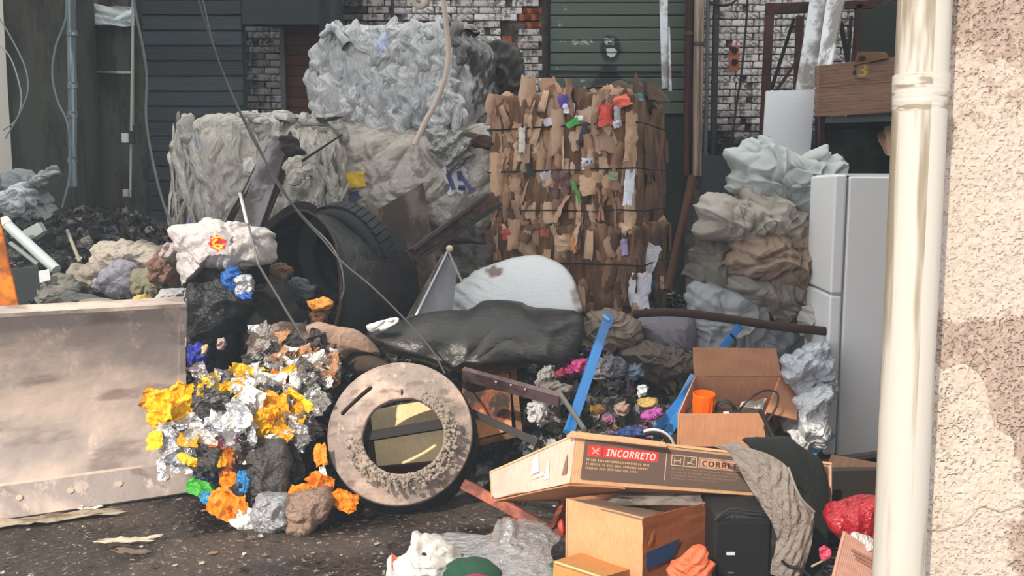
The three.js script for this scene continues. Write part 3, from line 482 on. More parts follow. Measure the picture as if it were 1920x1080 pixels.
// ---------- fridge ----------
{
  const d = 5.1, bl = P(1543, 857, d), tl = P(1570, 329, d), h = tl.y - bl.y, y0 = bl.y, o = thing('fridge', 'tall white two-door fridge standing beside the grey tarps', 'fridge');
  const w = .62, D = .6, t = .066, mw = M(0xf7f7f8, .32, { bump: T.fine, bs: .0006, br: 6 }), mg = M(0xa9adb4, .5), gap = .012, split = h * .585;
  part(o, 'cabinet', box(w, h - .01, D, .012, 3).translate(t + gap + w / 2, h / 2, -D / 2), mw);
  part(o, 'gasket', box(gap + .01, h - .06, D - .04, .002).translate(t + gap / 2, h / 2, -D / 2), mg);
  const door = (a, b, n) => { const p = part(o, n, box(t, b - a, D + .004, .014, 3).translate(t / 2, (a + b) / 2, -D / 2), mw); part(p, 'door_seal', box(.006, b - a - .04, D - .03, .002).translate(t + .003, (a + b) / 2, -D / 2), mg); return p; };
  door(.012, split - .006, 'fridge_door'); door(split + .006, h + .004, 'freezer_door');
  part(o, 'hinge', box(.05, .012, .05, .003).translate(t * .6, split, -.03), M(0xb8bcc2, .5));
  part(o, 'top_trim', box(.3, .014, D * .9, .004).translate(.17, h + .004, -D / 2), M(0xdfe0e2, .4));
  part(o, 'lower_foot', box(.04, .02, .04, .004).translate(.12, -.005, -.05), M(0x222222, .7));
  o.position.set(bl.x, y0, -d + .0); o.rotation.z = -.006; o.rotation.y = -.1;
}
// boards and pallet under the fridge
{
  const o = thing('pallet', 'dark timber pallet carrying the white fridge', 'pallet'), m = M(0x3f342c, .9, { map: T.wood }), y = P(1545, 866, 5.1).y;
  for (const z of [-5.14, -5.35, -5.6]) part(o, 'deck_board', box(1.0, .022, .12, .004).translate(2.2, y - .014, z), m);
  for (const x of [1.78, 2.2, 2.62]) part(o, 'bearer', box(.09, Math.max(.05, y - .03), .6, .004).translate(x, (y - .03) / 2, -5.38), m);
  done(o);
  solo('plank', 'pale grey plank lying under the black board by the fridge', 'plank', bar(P(1555, 868, 4.5), P(1660, 888, 4.3), .03, .09), M(0x9a8e80, .85, { map: T.wood }));
  solo('board', 'black board edge jutting out in front of the white fridge', 'board', panel(P(1540, 868, 4.7), P(1660, 846, 4.3), P(1700, 838, 4.6), P(1560, 856, 5.0), .02, 4), M(0x26231f, .8));
}

// ---------- loader blade and arm ----------
{
  const A = onY(-330, 1003), B = onY(355, 905), L = A.distanceTo(B), dir = B.clone().sub(A).normalize(), fw = V(-dir.z, 0, dir.x); if (fw.z < 0) fw.negate();
  const prof = [[.05, .985], [0, .9], [-.055, .76], [-.085, .6], [-.085, .46], [-.055, .32], [0, .2], [.065, .12]], th = .028;
  const place = (g) => { const m = new THREE.Matrix4().makeBasis(dir, UP, fw); m.setPosition(A); g.applyMatrix4(m); g.computeVertexNormals(); return muv(g); };
  const ext = (pts, L0, L1, n = 60) => { const sh = new THREE.Shape(pts.map(([z, y]) => new THREE.Vector2(z, y))); const g = new THREE.ExtrudeGeometry(sh, { depth: L1 - L0, steps: n, bevelEnabled: false, curveSegments: 8 }); g.applyMatrix4(new THREE.Matrix4().makeBasis(V(0, 0, 1), UP, V(1, 0, 0))); g.translate(L0, 0, 0); if (g.index === null) { } return g; };
  const spl = new THREE.CatmullRomCurve3(prof.map(([z, y]) => V(z, y, 0))).getPoints(40), face = spl.map((p) => [p.x, p.y]), bk = spl.map((p) => [p.x - th, p.y]).reverse();
  const flipped = (g) => { const i = g.attributes.position; const n = i.count; const a = i.array; for (let k = 0; k < n; k += 3) for (let c = 0; c < 3; c++) { const t = a[3 * k + 3 + c]; a[3 * k + 3 + c] = a[3 * k + 6 + c]; a[3 * k + 6 + c] = t; } return g; };
  const steel = M(0xffffff, .62, { map: T.mud, mr: [.55, .8], bump: T.lumps, bs: .008, br: 1.5, metalness: .12 });
  const o = thing('loader', 'muddy steel loader blade with bolted cutting edge on an orange painted arm', 'loader');
  const fix = (g) => toCreased(place(flipped(g)));
  function toCreased(g) { g.computeVertexNormals(); return g; }
  part(o, 'moldboard', fix(ext([...face, ...bk], 0, L)), steel);
  part(o, 'top_flange', fix(ext([[.055, .985], [.06, 1.005], [-.11, 1.025], [-.115, .995]], 0, L + .01, 40)), M(0xffffff, .75, { map: T.mud, mr: [1, 1], bump: T.lumps, bs: .008 }));
  const ce = part(o, 'cutting_edge', fix(ext([[.05, .135], [.072, .14], [.2, .012], [.185, 0]], 0, L + .01, 40)), M(0xffffff, .6, { map: T.mud, mr: [.9, 1.6], bump: T.lumps, bs: .008, metalness: .15 }));
  part(o, 'end_plate', fix(ext([[.05, .985], [.005, .9], [-.05, .76], [-.078, .6], [-.078, .46], [-.05, .32], [.005, .2], [.07, .12], [-.02, .12], [-.115, .32], [-.13, .6], [-.1, .985]], L - .02, L + .015, 1)), steel);
  for (let k = 0; k < Math.floor(L / .23); k++) { const g = cyl(.017, .017, .014, 6); g.rotateX(Math.PI / 2 - .76); g.translate(.12 + k * .23, .085, .127); part(ce, 'bolt', place(g), M(0xc9b6a4, .6, { metalness: .3 })); }
  const a = o, om = M(0xf28a1c, .5, { map: T.grime, mr: .9, bump: T.lumps, bs: .002 });
  const ab = part(a, 'arm_beam', bar(P(-66, 250, 5.35), P(18, 640, 5.2), .235, .16, 0, .012), om);
  part(a, 'web_plate', bar(P(-60, 480, 5.2), P(0, 640, 5.1), .12, .03, .1, .006), M(0xd9741a, .55, { map: T.grime }));
  part(ab, 'bolt_head', cyl(.02, .02, .02, 6).rotateX(Math.PI / 2).translate(...P(32, 578, 5.12).toArray()), M(0xa05a24, .6));
  done(a);
}

// ---------- burnt debris on the floor ----------
const moundY = (x, z) => {
  const q = -z, mid = smooth(q, 4.75 + .1 * smooth(x, .5, 1), 5.6) * .52 + smooth(q, 5.4, 7) * .14, left = smooth(-x, .7, 1.5) * (smooth(q, 5.0, 5.9) * .3 + smooth(q, 6.2, 7.4) * .16) + smooth(-x, 2.6, 3.6) * smooth(q, 6.3, 7.4) * .3, right = 1 - .55 * smooth(x, 1.5, 2.2);
  const hollow = 1 - smooth(x, -1, -.8) * (1 - smooth(x, -.3, -.1)) * (1 - smooth(q, 5.1, 5.5)); return (mid * hollow + left) * right - .03 + (.09 * fbm(x * 2.4, z * 2.4, 5, 4) + .035 * ridge(x * 9, z * 9, 2, 3)) * smooth(q, 4.5, 5);
};
{
  const g = new THREE.PlaneGeometry(8.2, 3.9, 250, 140); g.rotateX(-Math.PI / 2); g.translate(-1.65, 0, -6.48); const p = g.attributes.position;
  for (let i = 0; i < p.count; i++) p.setY(i, moundY(p.getX(i), p.getZ(i)));
  g.computeVertexNormals(); muv(g);
  tag(solo('charred_rubble', 'heap of black charred rubble and ash across the yard floor', 'rubble', g, M(0xffffff, .95, { map: T.char, mr: 1.4, bump: T.lumps, bs: .025, br: 3 })), null, null, null, 'stuff');
  seed(71);
  const chip = mergeGeometries([sheet({ w: .05, h: .07, nx: 3, ny: 4, s: 3, amp: .012, f: 30, rag: .4 }), sheet({ w: .035, h: .05, nx: 3, ny: 3, s: 9, amp: .014, f: 34, rag: .4, roll: 1.5 }).rotateX(1.1).translate(.02, .01, .01)]);
  const im = new THREE.InstancedMesh(chip, M(0xffffff, .85), 9000), q = new THREE.Object3D(), c = new THREE.Color(); im.name = 'charred_scraps'; im.castShadow = im.receiveShadow = true;
  for (let i = 0; i < 9000; i++) {
    const x = rr(-4.6, 1.7), z = -rr(4.7, 8.2), y = moundY(x, z); if (x > -.95 && x < -.15 && z > -5.4) { continue; } q.position.set(x, y + rr(-.01, .03), z); q.rotation.set(rr(0, 6), rr(0, 6), rr(0, 6)); q.scale.setScalar(rr(.35, 1.2)); q.updateMatrix(); im.setMatrixAt(i, q.matrix);
    const k = rnd(); c.set(k < .7 ? 0x24221f : k < .84 ? 0x46403a : k < .93 ? 0x6e665e : k < .97 ? 0x9a948e : 0x5a4a6a); im.setColorAt(i, c);
  }
  const shred = new THREE.InstancedMesh(sheet({ w: .07, h: .11, nx: 5, ny: 6, s: 13, amp: .02, f: 26, rag: .35, roll: 1.2 }), M(0xffffff, .35, { bump: T.creases, bs: .006, br: 5 }), 620); shred.name = 'film_shreds'; shred.castShadow = shred.receiveShadow = true; seed(73);
  for (let i = 0; i < 620; i++) { const x = rr(.05, 1.25), z = -rr(4.85, 5.9), y = moundY(x, z); q.position.set(x, y + rr(.0, .03), z); q.rotation.set(rr(-1.2, .2), rr(-1, 1), rr(0, 6)); q.scale.setScalar(rr(.35, 1)); q.updateMatrix(); shred.setMatrixAt(i, q.matrix); const k = rnd(); c.set(k < .3 ? 0x2a2828 : k < .55 ? 0x4c4a4a : k < .72 ? 0x7a7676 : k < .8 ? 0xa09c9e : k < .86 ? 0x6a4458 : k < .9 ? 0x7c3c66 : k < .94 ? 0x5a6478 : k < .97 ? 0x8a6c3a : 0xc0bcc0); shred.setColorAt(i, c); }
  tag(shred, 'grey and lilac film shreds strewn over the rubble by the long blue pole', 'film shreds', null, 'stuff'); scene.add(shred);
  tag(im, 'loose charred scraps strewn over the burnt rubble heap', 'scraps', null, 'stuff'); scene.add(im);
  const lit = new THREE.InstancedMesh(sheet({ w: .04, h: .03, nx: 3, ny: 3, s: 5, amp: .008, f: 40, rag: .5 }).rotateX(-Math.PI / 2), M(0xffffff, .9), 420); lit.name = 'floor_litter'; lit.castShadow = lit.receiveShadow = true;
  for (let i = 0; i < 420; i++) { const w = onY(rr(-40, 1060), rr(925, 1090), 0); q.position.set(w.x, .006, w.z); q.rotation.set(rr(-.2, .2), rr(0, 6), rr(-.2, .2)); q.scale.setScalar(Math.pow(rnd(), 4) * .9 + .12); q.updateMatrix(); lit.setMatrixAt(i, q.matrix); const k = rnd(); c.set(k < .22 ? 0xb8aa98 : k < .28 ? 0xd8d0c4 : k < .85 ? 0x3a302a : 0x8a6e58); lit.setColorAt(i, c); }
  tag(lit, 'small crumbs of paper and char on the wet floor', 'litter', null, 'stuff'); scene.add(lit);
}
// flattened bits in front of the blade
{
  const pale = M(0xb3a48e, .9, { map: T.grime, bump: T.lumps, bs: .006 });
  const lay = (w, h, s, px, py, t, m, n, l) => { const g = sheet({ w, h, nx: 12, ny: 8, s, amp: .012, f: 12, rag: .3, th: .004 }); g.rotateX(-Math.PI / 2); g.rotateY(t); const c = onY(px, py, .016); g.translate(c.x, c.y, c.z); return solo(n, l, n.replace('_', ' '), g, m); };
  lay(.75, .1, 3, 70, 972, .35, pale, 'cardboard_strip', 'long flattened tan strip on the floor before the blade');
  lay(.24, .05, 5, 240, 1010, .1, M(0xc2b49e, .9), 'cardboard_scrap', 'torn pale scrap on the wet floor, larger of the two by the blade');
  lay(.1, .04, 8, 170, 950, .5, M(0xd6cfc6, .9), 'paper_scrap', 'small white scrap lying by the cutting edge');
  lay(.16, .04, 9, 250, 1032, -.1, M(0x6e5c4c, .9), 'wood_splinter', 'dark splinter lying on the wet floor');
}

// ---------- concrete drum ring ----------
{
  const o = thing('drum_ring', 'upright dusty steel drum ring with a slot and a round hole in its face', 'drum'), d = 4.42, c = P(748, 806, d), R = S(137, d);
  const dusty = M(0xf0eae6, .9, { map: T.mud, mr: 2.2, bump: T.lumps, bs: .01, br: 4 });
  // face: a shallow cone with hole, slot and bolt hole, made of a punched plate
  const sh = new THREE.Shape(); sh.absarc(0, 0, R, 0, TAU); const hx = S(10, d), hy = -S(14, d), hr = S(80, d);
  const hole = new THREE.Path(); for (let k = 0; k <= 72; k++) { const a = -k / 72 * TAU, q = hr * (1 + .02 * N(Math.cos(a) * 3, Math.sin(a) * 3, 2)); k ? hole.lineTo(hx + Math.cos(a) * q, hy + Math.sin(a) * q * .94) : hole.moveTo(hx + q, hy); } sh.holes.push(hole);
  const slot = new THREE.Path(), sx = S(-84, d), sy = S(58, d), ca = Math.cos(.72), sa = Math.sin(.72), sl = S(42, d), sw = S(8, d), pts = []; for (let k = 0; k < 24; k++) { const a = k / 24 * TAU, ex = Math.cos(a) > 0 ? sl - sw : -(sl - sw), x = ex + Math.cos(a) * sw, y = Math.sin(a) * sw; pts.push(new THREE.Vector2(sx + x * ca - y * sa, sy + x * sa + y * ca)); } slot.setFromPoints(pts.reverse()); slot.closePath(); sh.holes.push(slot);
  const bh = new THREE.Path(); bh.absellipse(S(5, d), S(70, d), S(5, d), S(9, d), 0, TAU, true); sh.holes.push(bh);
  let g = new THREE.ExtrudeGeometry(sh, { depth: .03, bevelEnabled: true, bevelThickness: .01, bevelSize: .008, bevelSegments: 3, curveSegments: 90 });
  const dome = (g) => { const p = g.attributes.position; for (let i = 0; i < p.count; i++) { const x = p.getX(i), y = p.getY(i), r = Math.hypot(x, y) / R; p.setZ(i, p.getZ(i) - .09 * smooth(r, .6, 1.02) - .0 + .006 * N(x * 20, y * 20, 1)); } g.computeVertexNormals(); return g; };
  // split the plate finely so that it can be domed
  const tess = (g) => { let s = g.index ? g.toNonIndexed() : g; for (let it = 0; it < 7; it++) { const p = s.attributes.position, out = []; for (let i = 0; i < p.count; i += 3) { const a = V().fromBufferAttribute(p, i), b = V().fromBufferAttribute(p, i + 1), c2 = V().fromBufferAttribute(p, i + 2), L = [a.distanceTo(b), b.distanceTo(c2), c2.distanceTo(a)], m = Math.max(...L); if (m < .03) out.push(a, b, c2); else { const k = L.indexOf(m), t = [a, b, c2], u = t[k], v = t[(k + 1) % 3], w = t[(k + 2) % 3], h = u.clone().lerp(v, .5); out.push(u, h, w, h, v, w); } } s = new THREE.BufferGeometry(); s.setFromPoints(out); } s.computeVertexNormals(); return s; };
  g = dome(muv(tess(tess(g))));
  const tilt = (g) => { g.rotateX(-.46); g.rotateY(.02); g.translate(c.x, c.y, c.z); return g; };
  part(o, 'face_plate', tilt(muv(g)), dusty);
  // clods of dried concrete inside the rim of the hole
  seed(81); const clods = []; for (let k = 0; k < 620; k++) { const a = rr(-3.1, 1.2), q = hr * (1 + .36 * Math.pow(rnd(), 1.6) * (a > .3 ? .6 : 1)), b = new THREE.IcosahedronGeometry(rr(.003, .013), 0); wobble(b, .008, 60, k); clods.push((b.index ? b.toNonIndexed() : b).translate(hx + Math.cos(a) * q, hy + Math.sin(a) * q * .94, .035 + rr(-.008, .008))); }
  const cg = mergeGeometries(clods.map((q) => { q.deleteAttribute('uv'); return q; })); tag(part(o, 'dried_concrete', tilt(muv(cg)), M(0x978a7e, 1), 'lumps of dried concrete'), null, null, null, 'stuff');
  const side = []; for (let k = 0; k <= 14; k++) side.push(new THREE.Vector2(R * (1.012 + .07 * smooth(k / 14, 0, .5) + .018 * Math.exp(-Math.pow((k - 3) / 2, 2)) + .02 * Math.exp(-Math.pow((k - 11) / 2, 2))), -.07 - k / 14 * .27)); side.push(new THREE.Vector2(R * .98, -.35), new THREE.Vector2(R * .95, -.08));
  const sd = new THREE.LatheGeometry(side, 96); sd.rotateX(Math.PI / 2); part(o, 'drum_wall', tilt(muv(wobble(sd, .004, 12))), M(0x4a423e, .7, { map: T.rust, mr: 2, bump: T.lumps, bs: .006 }));
  part(o, 'rim', tilt(new THREE.TorusGeometry(R * .995, .013, 10, 96).translate(0, 0, -.075)), M(0x8d8078, .7, { map: T.grime, mr: [6, 1], bump: T.fine, bs: .003 }));
  const cb = tilt(bar(V(-hr * 1.1 + hx, hy + S(2, d), -.04), V(hr * 1.1 + hx, hy + S(30, d), -.04), .05, .03)); part(o, 'cross_bar', cb, M(0x3a302c, .7, { map: T.rust }));
  done(o);
  // framed boards behind it
  const e = thing('framed_board', 'cream framed board seen through the round hole of the drum ring', 'board'), y0 = 4.9;
  part(e, 'panel', panel(P(704, 876, y0), P(862, 862, y0), P(848, 742, y0 + .35), P(690, 770, y0 + .35), .012, 6, .004), M(0xffe6b4, .6, { map: T.card, bump: T.fine, bs: .001 }));
  const fm = M(0x5c4238, .8, { map: T.wood });
  part(e, 'frame_stile', bar(P(702, 884, y0 - .02), P(687, 768, y0 + .32), .035, .03), fm); part(e, 'frame_rail', bar(P(700, 884, y0 - .03), P(868, 868, y0 - .03), .05, .03), M(0x8a4638, .8, { map: T.wood })); part(e, 'frame_stile', bar(P(866, 868, y0 - .02), P(852, 742, y0 + .32), .03, .03), fm);
  done(e);
  const f = thing('scorched_board', 'pale edged wooden board scorched brown and black, leaning beside the drum ring', 'board'), z = 5.0;
  const t = canvas(512, 512, (c2, W, H) => { c2.fillStyle = '#b8744a'; c2.fillRect(0, 0, W, H); seed(83); for (let k = 0; k < 2600; k++) { const x = rnd() * W, y = rnd() * H, b = Math.min(Math.hypot(x - 130, y - 130) / 150, Math.hypot(x - 400, y - 270) / 140, Math.hypot(x - 60, y - 340) / 90); c2.fillStyle = b < .75 ? `rgba(34,20,14,${rr(.1, .35)})` : b < 1.15 ? `rgba(110,54,28,${rr(.1, .3)})` : `rgba(${rr(190, 230) | 0},${rr(130, 160) | 0},${rr(80, 110) | 0},${rr(.05, .25)})`; c2.beginPath(); c2.ellipse(x, y, rr(6, 30), rr(5, 24), rr(0, 3), 0, TAU); c2.fill(); } });
  const q = new THREE.MeshPhysicalMaterial({ map: t, roughness: .75 }); const pg = panel(P(860, 832, z), P(960, 806, z), P(955, 700, z + .2), P(868, 706, z + .2), .014, 6); { const u = pg.attributes.uv; let mx = 0, my = 0; for (let i = 0; i < u.count; i++) { mx = Math.max(mx, u.getX(i)); my = Math.max(my, u.getY(i)); } for (let i = 0; i < u.count; i++) u.setXY(i, u.getX(i) / mx, u.getY(i) / my); }
  part(f, 'panel', pg, q); const pm = M(0xcbb48c, .8, { map: T.wood });
  part(f, 'edge_strip', bar(P(974, 812, z - .02), P(962, 690, z + .2), .035, .03), pm); part(f, 'edge_strip', bar(P(878, 704, z + .2), P(966, 692, z + .2), .03, .03), pm); part(f, 'edge_strip', bar(P(866, 838, z - .02), P(976, 812, z - .02), .028, .03), pm); done(f);
}

// ---------- black drum, tyre, scrap metal in the middle ----------
{
  const d = 5.95, c = P(548, 552, d), R = S(152, d), ax = V(-.62, .12, .74).normalize(), L = .66;
  const o = thing('metal_drum', 'large burnt black drum lying open towards the snack wrapper bale', 'drum'), m = M(0x26262a, .5, { map: T.grime, mr: 1.2, bump: T.lumps, bs: .01, br: 1.5, metalness: .25 });
  const lay = (g) => { g.applyQuaternion(new THREE.Quaternion().setFromUnitVectors(UP, ax)); g.translate(c.x, c.y, c.z); return g; };
  const wall = [[R, 0], [R * 1.005, -.1], [R * 1.02, -.16], [R * 1.005, -.22], [R, -L], [R * .6, -L - .08], [.02, -L - .1], [.02, -L - .09], [R * .58, -L - .07], [R * .985, -L + .01], [R * .985, 0]].map(([r, y]) => new THREE.Vector2(r, y));
  part(o, 'shell', lay(muv(wobble(wobble(new THREE.LatheGeometry(wall, 90), .045, 2.6), .006, 14))), M(0x2a292b, .42, { bump: T.lumps, bs: .014, br: 2.4, metalness: .25 }));
  part(o, 'rim', lay(wobble(new THREE.TorusGeometry(R, .014, 8, 90).rotateX(Math.PI / 2), .045, 2.6)), M(0x8e8280, .5, { map: T.rust, metalness: .3 }));
  part(o, 'rim_lip', lay(wobble(new THREE.RingGeometry(R * .99, R * 1.13, 60, 3, .55, 1.5).rotateX(-Math.PI / 2), .045, 2.6)), M(0x57504f, .6, { map: T.rust, side: THREE.DoubleSide }), 'torn flared lip');
  done(o);
  const t = thing('tyre', 'burnt black tyre propped behind the open metal drum', 'tyre'), tc = P(652, 490, 6.25), q = new THREE.Quaternion().setFromEuler(new THREE.Euler(.25, -.55, 0)), tl = (g) => { g.applyQuaternion(q); g.translate(tc.x, tc.y, tc.z); return g; }, rub = M(0x1d1d1f, .75, { bump: T.lumps, bs: .008, br: 2 });
  const r0 = S(84, 6.25), prof = [[.62, -.07], [.7, -.085], [.88, -.1], [1, -.075], [1.02, 0], [1, .075], [.88, .1], [.7, .085], [.62, .07], [.64, .03], [.9, .03], [.9, -.03], [.64, -.03], [.62, -.07]].map(([r, y]) => new THREE.Vector2(r * r0 * 1.25, y * 1.1));
  part(t, 'carcass', tl(new THREE.LatheGeometry(prof, 80).rotateX(Math.PI / 2)), rub);
  seed(84); for (let k = 0; k < 46; k++) { const a = k / 46 * TAU; part(t, 'tread_block', tl(box(.05, .03, .13, .006).rotateY(.2).translate(0, r0 * 1.28, 0).rotateZ(a)), rub); }
  done(t);
  const b = thing('steel_channel', 'brown steel channel propped up against the flat-faced film bale', 'steel channel'), rm = M(0xffffff, .65, { map: T.rust, mr: 1.5, bump: T.lumps, bs: .004, metalness: .2 });
  part(b, 'web', bar(P(768, 484, 5.9), P(930, 372, 6.3), .1, .02, .4), rm); part(b, 'flange', bar(P(770, 470, 5.86), P(912, 366, 6.26), .025, .08, .4), M(0x3a3030, .7)); part(b, 'flange', bar(P(776, 492, 5.86), P(936, 384, 6.26), .025, .08, .4), M(0x262122, .7)); part(b, 'bracket', bar(P(878, 408, 6.1), P(886, 440, 6.05), .03, .03), M(0x211d1d, .7)); done(b);
  const h = thing('sheet_metal_corner', 'dull grey folded metal corner poking up beside the white panel', 'metal sheet');
  part(h, 'leaf', panel(P(772, 606, 5.5), P(846, 606, 5.55), P(858, 500, 5.7), P(834, 476, 5.7), .006, 6, .01, 3), M(0x8d8c92, .45, { metalness: .5, bump: T.lumps, bs: .004 })); part(h, 'leaf', panel(P(756, 606, 5.7), P(776, 606, 5.5), P(836, 474, 5.68), P(828, 478, 5.9), .006, 4), M(0x9b938a, .5, { metalness: .4, map: T.grime })); part(h, 'edge_fold', bar(P(774, 604, 5.49), P(840, 470, 5.66), .014, .014), M(0xc8c6c8, .4, { metalness: .5 })); part(h, 'edge_fold', bar(P(840, 470, 5.66), P(866, 528, 5.66), .014, .014), M(0xa8a29a, .5, { metalness: .4 })); part(h, 'corner_cap', new THREE.IcosahedronGeometry(.022, 2).translate(...P(843, 466, 5.65).toArray()), M(0xd8c8a8, .6)); done(h);
  solo('grey_board', 'big dull brown board standing in front of the flat-faced film bale', 'board', panel(P(700, 560, 6.55), P(830, 560, 6.5), P(792, 342, 6.75), P(698, 400, 6.75), .02, 12, .01, 4), M(0x6e6058, .85, { map: T.grime, bump: T.lumps, bs: .006 }));
  // the white panel with a rust spot
  const fold = (x, y, z, r) => .02 * fbm(x * 3, y * 3, 2, 3) + 
    .03 * smooth(-x, .05, .3) * ridge((x * .5 + y) * 16, (x - y) * 2, 3, 2);
  const wg = puff([[820, 584], [836, 560], [858, 536], [900, 506], [950, 487], [1006, 478], [1036, 488], [1062, 506], [1080, 536], [1092, 586], [1040, 596], [960, 596], [880, 598], [836, 594]], (x, y) => 5.85 - (x - 955) * .0006 - (590 - y) * -.002, { t: .09, back: .03, fold, nr: 44, na: 140, c: [955, 570], top: .1, p: 3.4 });
  const edge = (x, y) => { const q = P(1085, 540, 5.9), k = P(928, 511, 5.9); return Math.max(smooth(x + .05 * N(x * 20, y * 20, 1), q.x - .06, q.x + .01), 1 - smooth(Math.hypot((x - k.x) * .8, (y - k.y) * 1.4) + .02 * N(x * 30, y * 30, 2), .03, .06)); };
  vcol(wg, (x, y) => { const k = edge(x, y); return [lerp(.66, .2, k), lerp(.68, .13, k), lerp(.7, .1, k)]; });
  solo('curved_sheet', 'white curved panel with a rust spot and a brown edge below the cardboard bales', 'sheet', wg, M(0xffffff, .45, { vertexColors: true, bump: T.fine, bs: .003 }));
  solo('plastic_tank', 'blackened dusty plastic tank lying across the pile above the drum ring', 'tank', puff([[692, 626], [722, 604], [770, 597], [850, 580], [930, 571], [1000, 574], [1060, 580], [1096, 590], [1102, 626], [1086, 664], [1048, 682], [1000, 678], [960, 684], [900, 690], [846, 692], [786, 676], [734, 656]], (x, y) => 5.3 + (x - 900) * .0004 + (620 - y) * .003, { t: .22, back: .16, nr: 46, na: 150, p: 2.8, top: .3, fold: drape(.034, 9, 7) }), M(0x86827e, .4, { map: T.dust, mr: 1.3, bump: T.fine, bs: .003 }));
  solo('white_rag', 'small white wad tucked at the end of the blackened tank', 'rag', puff([[690, 612], [704, 602], [744, 594], [750, 604], [738, 614], [700, 622]], 5.1, { t: .04, back: .04, nr: 24, na: 80, fold: crush(.025, 24, 2) }), M(0xc4c2c0, .8));
  solo('cardboard_sheet', 'crumpled pinkish brown cardboard sheet behind the top of the drum ring', 'cardboard', puff([[576, 616], [600, 606], [622, 612], [668, 622], [700, 640], [716, 664], [690, 660], [660, 660], [642, 672], [614, 656], [590, 640]], (x, y) => 5.1 + (x - 640) * .001, { t: .06, back: .06, nr: 26, na: 80, fold: cloth(.03, 5, 8, 4) }), M(0xa98f7e, .9, { map: T.card, bump: T.creases, bs: .008 }));
  solo('cardboard_flap', 'dark underside of a bent cardboard flap behind the drum ring', 'cardboard', puff([[640, 674], [664, 660], [694, 662], [722, 676], [740, 692], [700, 704], [650, 694]], 5.15, { t: .05, back: .05, nr: 18, na: 60, fold: cloth(.02, 5, 8, 6) }), M(0x4e4038, .9));
}
